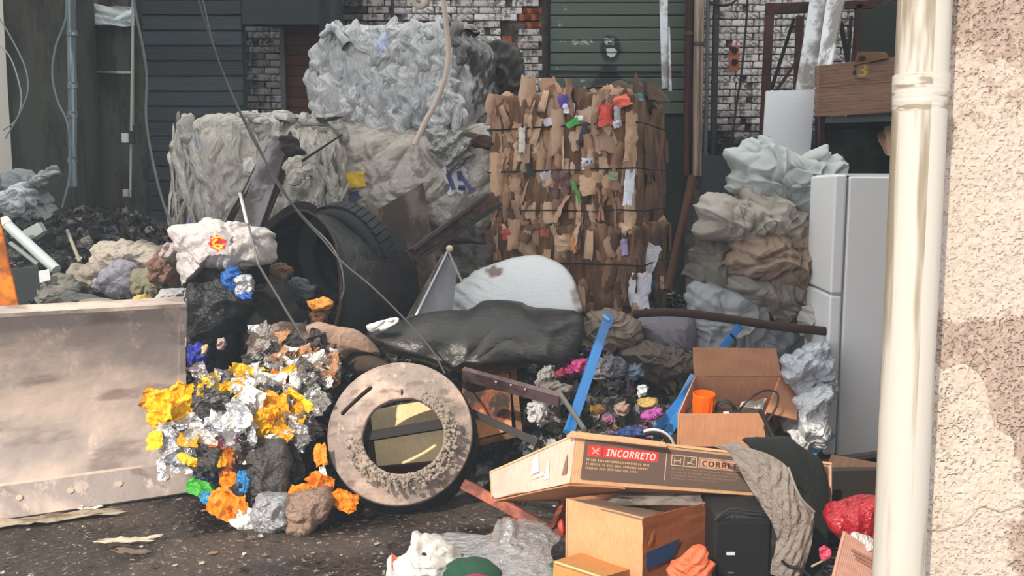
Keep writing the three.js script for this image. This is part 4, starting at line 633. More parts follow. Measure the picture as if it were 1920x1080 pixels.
// bars and rods
{
  const rust = M(0xffffff, .75, { map: T.rust, mr: 2, bump: T.lumps, bs: .003 }), dark = M(0x3a3434, .6, { metalness: .3, bump: T.lumps, bs: .003 }), blue = M(0x2672b8, .4, { bump: T.lumps, bs: .0015 });
  { const o = thing('steel_bar', 'purple brown flat steel bar jutting out from the drum ring', 'steel bar'); const bb = part(o, 'bar', bar(P(868, 700, 4.75), P(1050, 750, 4.6), .075, .03, .2), M(0x6a5458, .6, { map: T.grime, bump: T.lumps, bs: .003, metalness: .2 })); for (const [x, y] of [[930, 716], [958, 722], [985, 730]]) part(bb, 'rivet', new THREE.SphereGeometry(.006, 8, 6).translate(...P(x, y, 4.62).toArray()), M(0xb8a8a4, .5)); done(o); }
  solo('steel_tube', 'dark brown tube lying slanted below the scorched board', 'tube', bar(P(890, 776, 4.7), P(1012, 832, 4.3), .05, .04, .2), dark);
  solo('steel_rod', 'thin grey rod leaning against the end of the purple brown bar', 'rod', rod(P(1050, 738, 4.6), P(1096, 806, 4.2), .013), M(0x6d6a68, .5, { metalness: .4 }));
  { const o = thing('blue_pole', 'long blue square pole slanting up behind the carton with a red band', 'pole'); part(o, 'tube', bar(P(1066, 812, 4.3), P(1136, 606, 5.1), .05, .032, .3), blue); part(o, 'bent_end', bar(P(1137, 616, 5.08), P(1141, 590, 5.16), .05, .03, .3), blue); part(o, 'bracket', bar(P(1130, 592, 5.12), P(1142, 602, 5.1), .02, .02), M(0x6fa9d2, .4)); done(o); }
  { const o = thing('blue_rack', 'blue rails of a rack rising behind the open cardboard box', 'rack'); part(o, 'rail', bar(P(1225, 815, 4.9), P(1386, 612, 5.4), .045, .03), blue); part(o, 'rail', bar(P(1250, 815, 4.85), P(1330, 690, 5.2), .05, .03), M(0x2f80c8, .4)); part(o, 'rail', bar(P(1240, 815, 4.95), P(1300, 705, 5.2), .04, .03), M(0x86aed6, .5)); part(o, 'hook', tube([P(1370, 626, 5.3), P(1380, 640, 5.3), P(1376, 652, 5.3)], .008, 12), M(0x22262a, .6)); done(o); }
  solo('blue_rail', 'short blue rail end showing under the clear plastic sack', 'rail', bar(P(1500, 868, 4.8), P(1556, 812, 5.0), .06, .04), M(0x4a8cc8, .45));
  { const o = thing('wheel_rim', 'pale bicycle wheel rim showing over the edge of the carton with a red band', 'wheel'), c = P(1222, 842, 4.5), q = (g) => g.rotateX(.25).translate(c.x, c.y, c.z); part(o, 'rim', q(new THREE.TorusGeometry(S(42, 4.5), .008, 8, 60)), M(0xd6dad8, .4)); part(o, 'tyre', q(new THREE.TorusGeometry(S(36, 4.5), .014, 8, 60)), M(0x1f2022, .8)); for (let k = 0; k < 8; k++) part(o, 'spoke', q(rod(V(0, 0, 0), V(Math.cos(k * .785) * S(36, 4.5), Math.sin(k * .785) * S(36, 4.5), 0), .0015, .0015, 5)), M(0xb0b0b0, .4)); done(o); }
  { const o = thing('wooden_pole', 'long dark wooden pole lying in front of the grey sheet', 'pole'); part(o, 'shaft', tube([P(1190, 588, 5.85), P(1270, 586, 5.62), P(1380, 600, 5.42), P(1460, 612, 5.3), P(1556, 622, 5.15)], .026, 60, 10), M(0x6a584c, .9, { map: T.wood, mr: [.5, 4], bump: T.grain, bs: .004 })); part(o, 'branch_stub', rod(P(1230, 590, 5.74), P(1222, 578, 5.74), .014), M(0x5a4a40, .9)); done(o); }
  solo('wooden_stake', 'rough brown stake leaning against the dark side of the cardboard bales', 'stake', tube([P(1252, 545, 5.9), P(1268, 470, 6.0), P(1284, 400, 6.1), P(1298, 332, 6.25)], .028, 40, 10), M(0x7a5c48, .9, { map: T.wood, mr: [.5, 4] }));
  { const o = thing('thin_bent_rod', 'bent metal strip rising from the wrapper pile with a bright upper end', 'metal strip'); part(o, 'upper_length', bar(P(451, 364, 5.2), P(486, 500, 5.1), .026, .012), M(0x77746f, .4, { metalness: .5 })); part(o, 'bright_end', bar(P(450, 362, 5.19), P(464, 420, 5.14), .028, .014), M(0xe4e2de, .4)); part(o, 'lower_length', bar(P(484, 496, 5.1), P(572, 642, 4.9), .024, .012), M(0x54504c, .5, { metalness: .4 })); done(o); }
  solo('burnt_stick', 'thin black stick poking out of the torn board', 'stick', rod(P(566, 302, 5.9), P(642, 252, 6.0), .009, .006), M(0x1f1d1c, .9));
  { const o = thing('orange_trestle', 'dull orange painted angle irons crossing under the carton with a red band', 'trestle'), m = M(0xa85c44, .7, { map: T.grime, mr: 1.5, bump: T.lumps, bs: .002 }); part(o, 'leg', angleIron(P(876, 902, 4.1), P(1062, 1000, 3.75), .05, .008, .3), m); part(o, 'leg', angleIron(P(1062, 925, 3.9), P(1034, 990, 3.75), .04, .008, .3), m); part(o, 'tie_bar', bar(P(990, 942, 3.95), P(1048, 943, 3.85), .014, .01), M(0x6a6058, .6)); done(o); }
}

// ---------- snack wrapper bale spilling by the blade ----------
const facet = (g) => { const q = g.toNonIndexed(); q.computeVertexNormals(); return q; };
const foilG = []; seed(91); for (let k = 0; k < 14; k++) foilG.push(facet(sheet({ w: rr(.09, .17), h: rr(.1, .22), nx: 9, ny: 10, s: k * 3.1 + .5, amp: rr(.01, .022), f: rr(10, 18), rag: .1, roll: k % 2 ? rr(.8, 2.4) : 0, tw: rr(-.8, .8), bend: rr(-.2, .2) })));
const foilM = { yellow: [0xf7b80e, 0xffc81c, 0xe8a008].map((c) => M(c, .4, { bump: T.creases, bs: .006, br: 5 })), silver: [0xe6e6ea, 0xc8c8ce, 0xf4f4f4].map((c) => M(c, .28, { metalness: .75, bump: T.creases, bs: .008, br: 5 })), white: [0xf0eeea, 0xdcd8d2].map((c) => M(c, .5, { bump: T.creases, bs: .006, br: 5 })), orange: [0xf28a14, 0xe27a1c].map((c) => M(c, .45, { bump: T.creases, bs: .006, br: 5 })), brown: [0x9a6c46, 0xb0805a, 0x7c6250].map((c) => M(c, .6, { bump: T.creases, bs: .006, br: 5 })), grey: [0x8c8884, 0x6c6866, 0xa09a96].map((c) => M(c, .45, { metalness: .3, bump: T.creases, bs: .008, br: 5 })), dark: [0x2c2a2a, 0x3c3836].map((c) => M(c, .6)), plum: [0x6a3a6a, 0x7c4660].map((c) => M(c, .45)) };
{
  const o = thing('wrapper_bale', 'burst bale of yellow and silver snack wrappers slumped against the blade', 'bale');
  const core = puff([[292, 760], [330, 726], [380, 706], [450, 690], [520, 690], [590, 700], [618, 740], [600, 800], [560, 850], [540, 900], [548, 960], [500, 990], [450, 975], [440, 900], [400, 875], [340, 872], [298, 830]], (x, y) => 4.55 - (x < 380 ? .0 : .05) + (850 - y) * .0012, { t: .22, back: .3, nr: 40, na: 120, fold: crush(.09, 8, 3), c: [480, 790] });
  part(o, 'packed_core', core, M(0xffffff, .5, { map: T.char, mr: 2, bump: T.creases, bs: .02, br: 3 }));
  seed(92);
  const at = (px, py, set, k, label, out = .02) => { const h = hit(o.children[0], px, py); if (!h) return; const b = mesh('snack_wrapper', pick(foilG), pick(foilM[set]), o); b.position.copy(h.p).addScaledVector(ray(px, py).normalize(), -out); b.rotation.set(rr(-.6, .6), rr(-.6, .6), rr(-3, 3)); b.scale.setScalar(k); if (label) b.userData.label = label; };
  const zone = (n, x0, x1, y0, y1, sets, k0 = .5, k1 = .95) => { for (let i = 0; i < n; i++) at(rr(x0, x1), rr(y0, y1), pick(sets), rr(k0, k1)); };
  zone(26, 380, 600, 694, 760, ['grey', 'grey', 'silver', 'white', 'yellow']); zone(12, 420, 560, 692, 730, ['yellow', 'yellow', 'orange', 'white'], .4, .8); zone(16, 290, 380, 735, 800, ['yellow', 'yellow', 'yellow', 'white'], .5, 1); zone(20, 340, 480, 770, 830, ['silver', 'silver', 'white', 'white'], .6, 1.1); zone(16, 480, 560, 750, 820, ['yellow', 'yellow', 'white', 'yellow', 'silver'], .6, 1); zone(12, 530, 605, 745, 830, ['silver', 'white', 'grey'], .5, .9); zone(12, 296, 360, 800, 860, ['silver', 'silver', 'white'], .5, .9); zone(10, 340, 440, 820, 870, ['silver', 'yellow', 'white'], .4, .8); zone(8, 400, 450, 815, 870, ['plum', 'plum', 'orange'], .4, .8); zone(26, 455, 560, 830, 920, ['dark', 'dark', 'grey', 'dark'], .4, .8); zone(8, 360, 440, 860, 900, ['dark', 'brown'], .4, .8);
  at(500, 742, 'white', 1.1, 'white wrapper'); at(512, 715, 'white', .9, 'white wrapper'); at(530, 770, 'yellow', 1.1); at(508, 780, 'yellow', 1); at(556, 756, 'yellow', 1); at(430, 800, 'silver', 1.25, 'long crushed foil'); at(400, 806, 'silver', 1.2); at(448, 780, 'silver', 1.1); at(355, 768, 'yellow', 1.1); at(340, 752, 'yellow', 1); at(560, 820, 'silver', 1.1); at(540, 826, 'white', 1);
  done(o);
  // single wrappers that have come loose
  const loose = (n, px, py, d, w, h, set, t, label, opt = {}) => { const g = facet(sheet({ w: S(w, d) * 1.1, h: S(h, d) * 1.1, nx: 9, ny: 9, s: px * .13 + py, amp: S(Math.min(w, h), d) * .22, f: 18, rag: .12, roll: .6, pinch: rr(0, .3), tw: rr(-.6, .6), ...opt })); g.rotateX(rr(-.5, .1)); g.rotateZ(t); const c = P(px, py, d); g.translate(c.x, c.y, c.z); return solo(n, label, 'wrapper', g, Array.isArray(set) ? M(set[0], set[1] ?? .45, { bump: T.creases, bs: .006, br: 5 }) : pick(foilM[set])); };
  loose('snack_wrapper', 298, 762, 4.35, 40, 56, 'yellow', .2, 'yellow wrapper hanging at the upper corner of the wrapper bale');
  loose('snack_wrapper', 289, 826, 4.32, 28, 32, 'yellow', .1, 'small yellow wrapper overlapping the blade face');
  loose('snack_wrapper', 302, 880, 4.32, 16, 40, 'silver', .1, 'thin silver wrapper dangling in front of the cutting edge');
  loose('snack_wrapper', 318, 838, 4.34, 50, 70, 'silver', .5, 'broad silver foil draped over the edge of the blade');
  loose('snack_wrapper', 352, 862, 4.3, 40, 16, 'yellow', -.4, 'flat yellow strip under the silver foil');
  loose('snack_wrapper', 434, 912, 4.26, 42, 80, 'orange', .3, 'tall orange wrapper on the floor under the wrapper bale');
  loose('snack_wrapper', 424, 950, 4.2, 70, 46, 'orange', -.5, 'crumpled orange wrapper on the floor, nearest the camera');
  loose('snack_wrapper', 458, 972, 4.2, 46, 40, 'white', -.4, 'white sided wrapper tip on the floor by the grey crushed block');
  loose('snack_wrapper', 375, 916, 4.34, 52, 28, [0x46a83a], -.3, 'green wrapper lying on the floor by the cutting edge');
  loose('snack_wrapper', 396, 932, 4.3, 44, 22, [0x2f86b4], .1, 'blue wrapper lying on the floor below the green one');
  loose('snack_wrapper', 456, 902, 4.24, 24, 38, [0x1f78b4], -.1, 'blue wrapper standing beside the tall orange wrapper');
  loose('snack_wrapper', 384, 892, 4.38, 46, 30, [0x24405c], .2, 'navy wrapper in the shade below the wrapper bale');
  loose('snack_wrapper', 598, 912, 4.28, 48, 44, 'orange', -.4, 'orange wrapper beside the bottom of the drum ring');
  loose('snack_wrapper', 562, 920, 4.26, 40, 22, 'orange', .1, 'orange wrapper lying on the brown crushed block');
  loose('snack_wrapper', 646, 938, 4.22, 50, 34, 'orange', -.5, 'orange wrapper on the floor against the drum ring');
  loose('snack_wrapper', 601, 852, 4.34, 22, 38, 'orange', .1, 'small orange wrapper wedged beside the drum ring');
  loose('snack_wrapper', 606, 886, 4.34, 12, 22, 'white', .3, 'little white twist between two orange wrappers');
  const block = (n, pts, d, hex, label, s, o2 = {}) => solo(n, label, 'block', puff(pts, d, { t: .1, back: .12, nr: 24, na: 80, p: 3.4, fold: crush(.03, 11, s), ...o2 }), M(hex, .6, { bump: T.creases, bs: .012, br: 4, ...(o2.m ?? {}) }));
  block('crushed_foil', [[486, 930], [520, 920], [545, 930], [548, 985], [520, 998], [484, 996], [474, 964]], 4.2, 0xa8a8ac, 'grey crushed foil block on the floor under the wrapper bale', 5, { m: { metalness: .4 } });
  block('crushed_carton', [[536, 936], [580, 918], [616, 920], [624, 950], [590, 996], [560, 1002], [536, 994]], 4.2, 0x8e7464, 'brown crushed carton on the floor beside the grey foil block', 6, { p: 4 });
  block('charred_clump', [[466, 836], [500, 822], [540, 830], [548, 880], [540, 930], [500, 940], [470, 920]], 4.32, 0x4a4644, 'grey black melted clump under the wrapper bale', 7);
  // the scorched bale above
  const u = thing('scorched_bale', 'scorched brown and grey bale of wrappers above the yellow wrapper bale', 'bale');
  part(u, 'packed_core', puff([[462, 664], [470, 634], [496, 612], [540, 604], [584, 622], [610, 650], [640, 690], [634, 716], [600, 724], [560, 700], [500, 690], [466, 690]], (x, y) => 4.95 - (y - 660) * .002, { t: .2, back: .25, nr: 36, na: 110, fold: crush(.05, 9, 9) }), M(0x8c7a70, .55, { map: T.grime, mr: 2, bump: T.creases, bs: .02, br: 3 }));
  const up = (px, py, set, k) => { const h = hit(u.children[0], px, py); if (!h) return; const b = mesh('snack_wrapper', pick(foilG), pick(foilM[set]), u); b.position.copy(h.p).addScaledVector(ray(px, py).normalize(), -.015); b.rotation.set(rr(-.6, .6), rr(-.6, .6), rr(-3, 3)); b.scale.setScalar(k); };
  for (let k = 0; k < 60; k++) { const x = rr(466, 632), y = rr(612, 718); up(x, y, x < 520 ? pick(['grey', 'grey', 'dark', 'silver']) : y < 660 ? pick(['brown', 'brown', 'orange', 'dark', 'grey']) : pick(['brown', 'grey', 'brown', 'white']), rr(.35, .75)); }
  done(u);
}
// charred column, bags and bits between the film bale and the wrappers
{
  const blk = (hex, o) => M(hex, .55, { bump: T.creases, bs: .02, br: 2, ...o });
  solo('charred_heap', 'tall clump of black melted plastic below the white printed bag', 'clump', puff([[366, 500], [420, 496], [470, 520], [480, 570], [450, 640], [430, 700], [390, 720], [362, 690], [352, 600]], 5.35, { t: .22, back: .25, nr: 36, na: 100, fold: crush(.08, 5, 12) }), blk(0x2b2c2e));
  solo('charred_sack', 'dark brown sack standing next to the black melted clump', 'sack', puff([[470, 560], [500, 530], [540, 540], [566, 600], [560, 640], [500, 650], [462, 690], [452, 640]], 5.4, { t: .16, back: .2, nr: 30, na: 90, fold: cloth(.04, 5, 2, 13) }), M(0x54463d, .9, { map: T.char, mr: 2, bump: T.creases, bs: .01 }));
  const bag = solo('plastic_bag', 'white carrier bag with red and yellow print below the cream film bale', 'bag', puff([[326, 428], [360, 420], [398, 418], [440, 420], [480, 424], [512, 440], [520, 468], [506, 492], [470, 498], [440, 506], [400, 500], [372, 498], [360, 530], [348, 540], [340, 490], [330, 462]], 5.3, { t: .17, back: .17, nr: 44, na: 130, fold: ((a, b) => (x, y, z) => a(x, y, z) + b(x, y, z))(cloth(.06, 9, 9, 14, 1.2), crush(.02, 12, 5)), c: [424, 462] }), M(0xbcb4b2, .5, { bump: T.creases, bs: .012, br: 2 }));
  { const t = canvas(256, 256, (c, W, H) => { c.fillStyle = '#bcb4b2'; c.fillRect(0, 0, W, H); seed(95); for (let k = 0; k < 70; k++) { const a = rr(0, TAU), q = rr(0, 90); c.fillStyle = pick(['#d8352a', '#e04a30', '#c93028']); c.beginPath(); c.ellipse(128 + Math.cos(a) * q, 128 + Math.sin(a) * q, rr(10, 34), rr(8, 22), rr(0, 3), 0, TAU); c.fill(); } c.strokeStyle = '#f2c81e'; c.lineCap = 'round'; c.lineWidth = 22; c.beginPath(); c.arc(128, 132, 46, .4, 4.6); c.stroke(); c.lineWidth = 16; c.beginPath(); c.moveTo(60, 78); c.quadraticCurveTo(120, 40, 180, 74); c.stroke(); c.lineWidth = 18; c.beginPath(); c.moveTo(100, 150); c.quadraticCurveTo(150, 120, 170, 170); c.stroke(); });
    const h = hit(bag, 410, 456), w = S(44, 5.1), g = sheet({ w, h: w, nx: 12, ny: 12, s: 4, amp: .01, f: 20, rag: .1, roll: .8 }); const uv = g.attributes.uv; for (let i = 0; i < uv.count; i++) uv.setXY(i, uv.getX(i) / w + .5, uv.getY(i) / w + .5); const m = new THREE.MeshPhysicalMaterial({ map: t, roughness: .5 }); const b = mesh('printed_emblem', g, m, bag); b.position.copy(h.p).sub(bag.position).add(V(0, 0, .012)); }
  const small = (n, pts, d, hex, label, cat, s, o = {}) => solo(n, label, cat, puff(pts, d, { t: .05, back: .06, nr: 16, na: 60, fold: crush(.02, 24, s), ...o }), M(hex, o.rough ?? .5, { bump: T.creases, bs: .01, br: 4, ...(o.m ?? {}) }));
  small('blue_bag', [[414, 512], [440, 500], [458, 516], [448, 545], [424, 540]], 5.12, 0x1f5fa8, 'bright blue scrap under the white printed bag', 'bag', 1);
  small('foil_pouch', [[440, 520], [474, 516], [477, 545], [462, 558], [444, 552]], 5.1, 0xc2c2c8, 'crinkled silver pouch beside the bright blue scrap', 'pouch', 2, { m: { metalness: .6 } });
  small('blue_bottom', [[446, 552], [476, 546], [472, 560], [456, 562]], 5.06, 0x3a6cc0, 'blue lower corner under the silver pouch', 'scrap', 3, { t: .02, back: .02 });
  small('navy_bag', [[353, 652], [372, 640], [392, 650], [390, 676], [372, 688], [356, 680]], 4.95, 0x2a3496, 'deep blue crumpled bag at the end of the blade', 'bag', 4);
  small('cream_scrap', [[378, 648], [392, 644], [390, 664], [378, 670]], 4.86, 0xc8aa80, 'cream scrap stuck on the deep blue bag', 'scrap', 5, { t: .02, back: .02 });
  small('pale_scrap', [[406, 640], [420, 632], [426, 648], [412, 656]], 4.95, 0xb8a09c, 'pale pink scrap to one side of the deep blue bag', 'scrap', 6, { t: .03, back: .03 });
  small('orange_pouch', [[572, 566], [604, 556], [625, 566], [622, 580], [590, 584]], 5.3, 0xd08a34, 'orange crinkled pouch inside the open metal drum', 'pouch', 7);
  small('dark_pouch', [[582, 586], [612, 582], [610, 606], [588, 610]], 5.32, 0x5a3a28, 'dark brown pouch under the orange pouch in the drum', 'pouch', 8);
  small('brown_wad', [[506, 500], [534, 490], [548, 510], [530, 540], [510, 530]], 5.5, 0x6a4e38, 'brown wad behind the bent metal strip', 'wad', 9, { rough: .9 });
  small('grey_rag', [[528, 540], [560, 516], [590, 540], [584, 566], [546, 566]], 5.6, 0x54585a, 'grey green rag hanging in the mouth of the metal drum', 'rag', 10, { rough: .9 });
  small('tan_wad', [[566, 690], [600, 684], [608, 704], [578, 712]], 4.75, 0xa98e78, 'tan wad at the lower corner of the scorched bale', 'wad', 11, { rough: .9 });
  // torn board across the film bales
  const tb = thing('torn_board', 'torn grey board with brown edges leaning across the film bales', 'board');
  part(tb, 'board', panel(P(424, 430, 5.9), P(486, 432, 5.9), P(548, 256, 6.05), P(500, 268, 6.05), .014, 12, .012, 4, .05), M(0x8a8588, .8, { map: T.grime, bump: T.lumps, bs: .008 }));
  part(tb, 'frayed_edge', panel(P(484, 434, 5.88), P(500, 420, 5.9), P(562, 262, 6.04), P(544, 262, 6.04), .012, 10, .02, 6, .1), M(0x7a6454, .9, { map: T.rust })); part(tb, 'frayed_edge', panel(P(420, 420, 5.92), P(430, 430, 5.9), P(506, 272, 6.05), P(496, 280, 6.05), .012, 10, .02, 8, .1), M(0x6e5a4e, .9, { map: T.rust }));
  part(tb, 'burnt_corner', puff([[520, 262], [544, 246], [556, 262], [570, 284], [548, 300], [536, 282]], 6.0, { t: .03, back: .03, nr: 14, na: 50, fold: crush(.03, 12, 3) }), M(0x262220, .9)); done(tb);
  small('torn_film', [[532, 306], [552, 290], [570, 300], [562, 330], [584, 316], [580, 306], [588, 322], [550, 350], [536, 340]], 5.95, 0xb8b0a6, 'tattered film scrap below the burnt corner of the torn board', 'film', 12, { t: .03, back: .03 });
  // left back heap of cloths
  const heap = (n, pts, d, hex, label, f, o = {}) => solo(n, label, o.cat ?? 'cloth', puff(pts, d, { t: .16, back: .2, nr: 44, na: 140, fold: ((p, q) => (x, y, z, r) => f(x, y, z, r) + p(x, y, z) + q(x, y, z))(cloth(.05, 13, 9, pts[0][0], 1.2), crush(.018, 22, pts[0][1])), ...o }), M(hex, .9, { bump: T.creases, bs: .01, br: 2.5, ...(o.m ?? {}) }));
  heap('grey_blanket', [[176, 478], [190, 460], [230, 456], [280, 460], [318, 474], [330, 500], [300, 520], [240, 512], [196, 510]], 6.5, 0xa29a90, 'dull grey blanket folded over the top of the rag heap', cloth(.05, 3, 14, 1));
  heap('white_cloth', [[196, 510], [222, 496], [250, 506], [264, 540], [240, 566], [206, 560], [190, 536]], 6.2, 0xb8b2ba, 'pale lilac grey cloth with dark holes in the rag heap', cloth(.05, 8, 4, 2));
  heap('brown_cloth', [[138, 510], [166, 496], [196, 506], [200, 556], [160, 566], [136, 548]], 6.25, 0x8e8478, 'brownish cloth bunched at the side of the rag heap', cloth(.06, 9, 3, 3));
  heap('olive_cloth', [[250, 520], [300, 500], [344, 520], [346, 556], [300, 568], [262, 560]], 6.1, 0x78745f, 'dark olive folded cloth near the wire in the rag heap', cloth(.07, 8, 6, 4));
  heap('rust_cloth', [[286, 490], [310, 470], [342, 470], [350, 510], [330, 530], [300, 524]], 5.95, 0x7c5e54, 'rusty red and grey rag at the shoulder of the rag heap', crush(.06, 7, 5));
  heap('light_bag', [[304, 476], [320, 456], [340, 452], [346, 476], [324, 488]], 5.85, 0xa89a98, 'pale bag corner above the rusty red rag', crush(.03, 9, 6), { cat: 'bag' });
  heap('grey_cloth', [[76, 540], [110, 520], [146, 540], [152, 576], [110, 586], [84, 580]], 6.0, 0x6f6e68, 'grey crumpled cloth beside the dark cabinet end', crush(.06, 7, 7));
  heap('striped_cloth', [[92, 560], [130, 548], [170, 560], [180, 584], [100, 588]], 5.7, 0x7a7872, 'flat grey rag on the rim of the blade', crush(.05, 9, 8));
  heap('tan_rag', [[146, 576], [170, 560], [214, 576], [252, 570], [300, 575], [330, 572], [330, 592], [150, 594]], 5.6, 0x8f8374, 'tan rag lying along the top of the blade', crush(.05, 9, 9));
  heap('white_bundle', [[296, 560], [320, 542], [346, 545], [352, 566], [310, 572]], 5.55, 0xa4a2a4, 'pale grey bundle over the end of the blade', cloth(.03, 6, 8, 10));
  heap('yellow_scrap', [[256, 562], [272, 556], [288, 560], [284, 574], [262, 574]], 5.5, 0xc8a84c, 'small yellow scrap on the top edge of the blade', crush(.02, 12, 11), { t: .05, back: .05 });
  heap('pale_block', [[152, 452], [166, 442], [176, 452], [172, 466], [154, 466]], 6.9, 0x8e887c, 'small pale block in the dark behind the rag heap', crush(.02, 9, 12), { t: .05, back: .05, cat: 'block' });
  // grey rubble high at the far end
  heap('ash_heap', [[-30, 440], [-20, 350], [10, 325], [60, 322], [100, 316], [106, 330], [80, 346], [90, 380], [120, 420], [110, 470], [40, 480]], 7.4, 0x8a8e90, 'grey ashy heap at the foot of the brown column', crush(.1, 5, 13), { cat: 'heap' });
  heap('white_debris', [[10, 366], [36, 344], [58, 358], [52, 392], [20, 400]], 7.0, 0xc4c8cc, 'whitish crumpled debris on the grey ashy heap', crush(.06, 8, 14), { cat: 'debris' });
  heap('ash_roll', [[36, 350], [70, 334], [100, 322], [108, 328], [80, 344], [44, 362]], 7.1, 0x969898, 'grey roll lying on top of the ashy heap', cloth(.03, 4, 12, 15), { t: .06, back: .06, cat: 'roll' });
  const pt = thing('white_tube', 'whitish metal tube slanting down behind the orange loader arm', 'tube'); part(pt, 'tube', rod(P(10, 418, 6.4), P(106, 506, 6.2), .036, .036, 16), M(0xaab4b6, .5)); part(pt, 'cap', rod(P(6, 412, 6.4), P(14, 422, 6.39), .04, .04, 16), M(0xe8dcc8, .5)); done(pt);
  solo('thin_tube', 'thin grey tube below the whitish metal tube', 'tube', rod(P(20, 456, 6.4), P(72, 496, 6.25), .016), M(0x7c8486, .6));
  const el = thing('circuit_box', 'small grey electric box leaning in the dark above the whitish tube', 'box'); part(el, 'case', bar(P(52, 444, 6.6), P(82, 428, 6.6), .1, .06, 0), M(0x9aa4a4, .7)); part(el, 'terminal_strip', bar(P(58, 456, 6.55), P(88, 436, 6.55), .03, .05, 0), M(0x22282a, .7)); done(el);
  solo('cabinet_end', 'dark teal black cabinet end behind the orange loader arm', 'cabinet', hexa([P(30, 600, 5.9), P(84, 594, 5.9), P(72, 500, 5.9), P(20, 505, 5.9), P(30, 596, 6.3), P(84, 590, 6.3), P(72, 498, 6.3), P(20, 503, 6.3)]), M(0x1c2426, .6));
  solo('paper_card', 'white folded card standing beside the dark cabinet end', 'card', panel(P(74, 530, 5.85), P(94, 525, 5.85), P(92, 504, 5.9), P(72, 508, 5.9), .006, 4, .008, 2), M(0xb4b6b8, .8));
  solo('leaning_stick', 'thin pale stick leaning in the rag heap', 'stick', rod(P(150, 492, 6.5), P(126, 432, 6.8), .013), M(0x8a8478, .9));
}

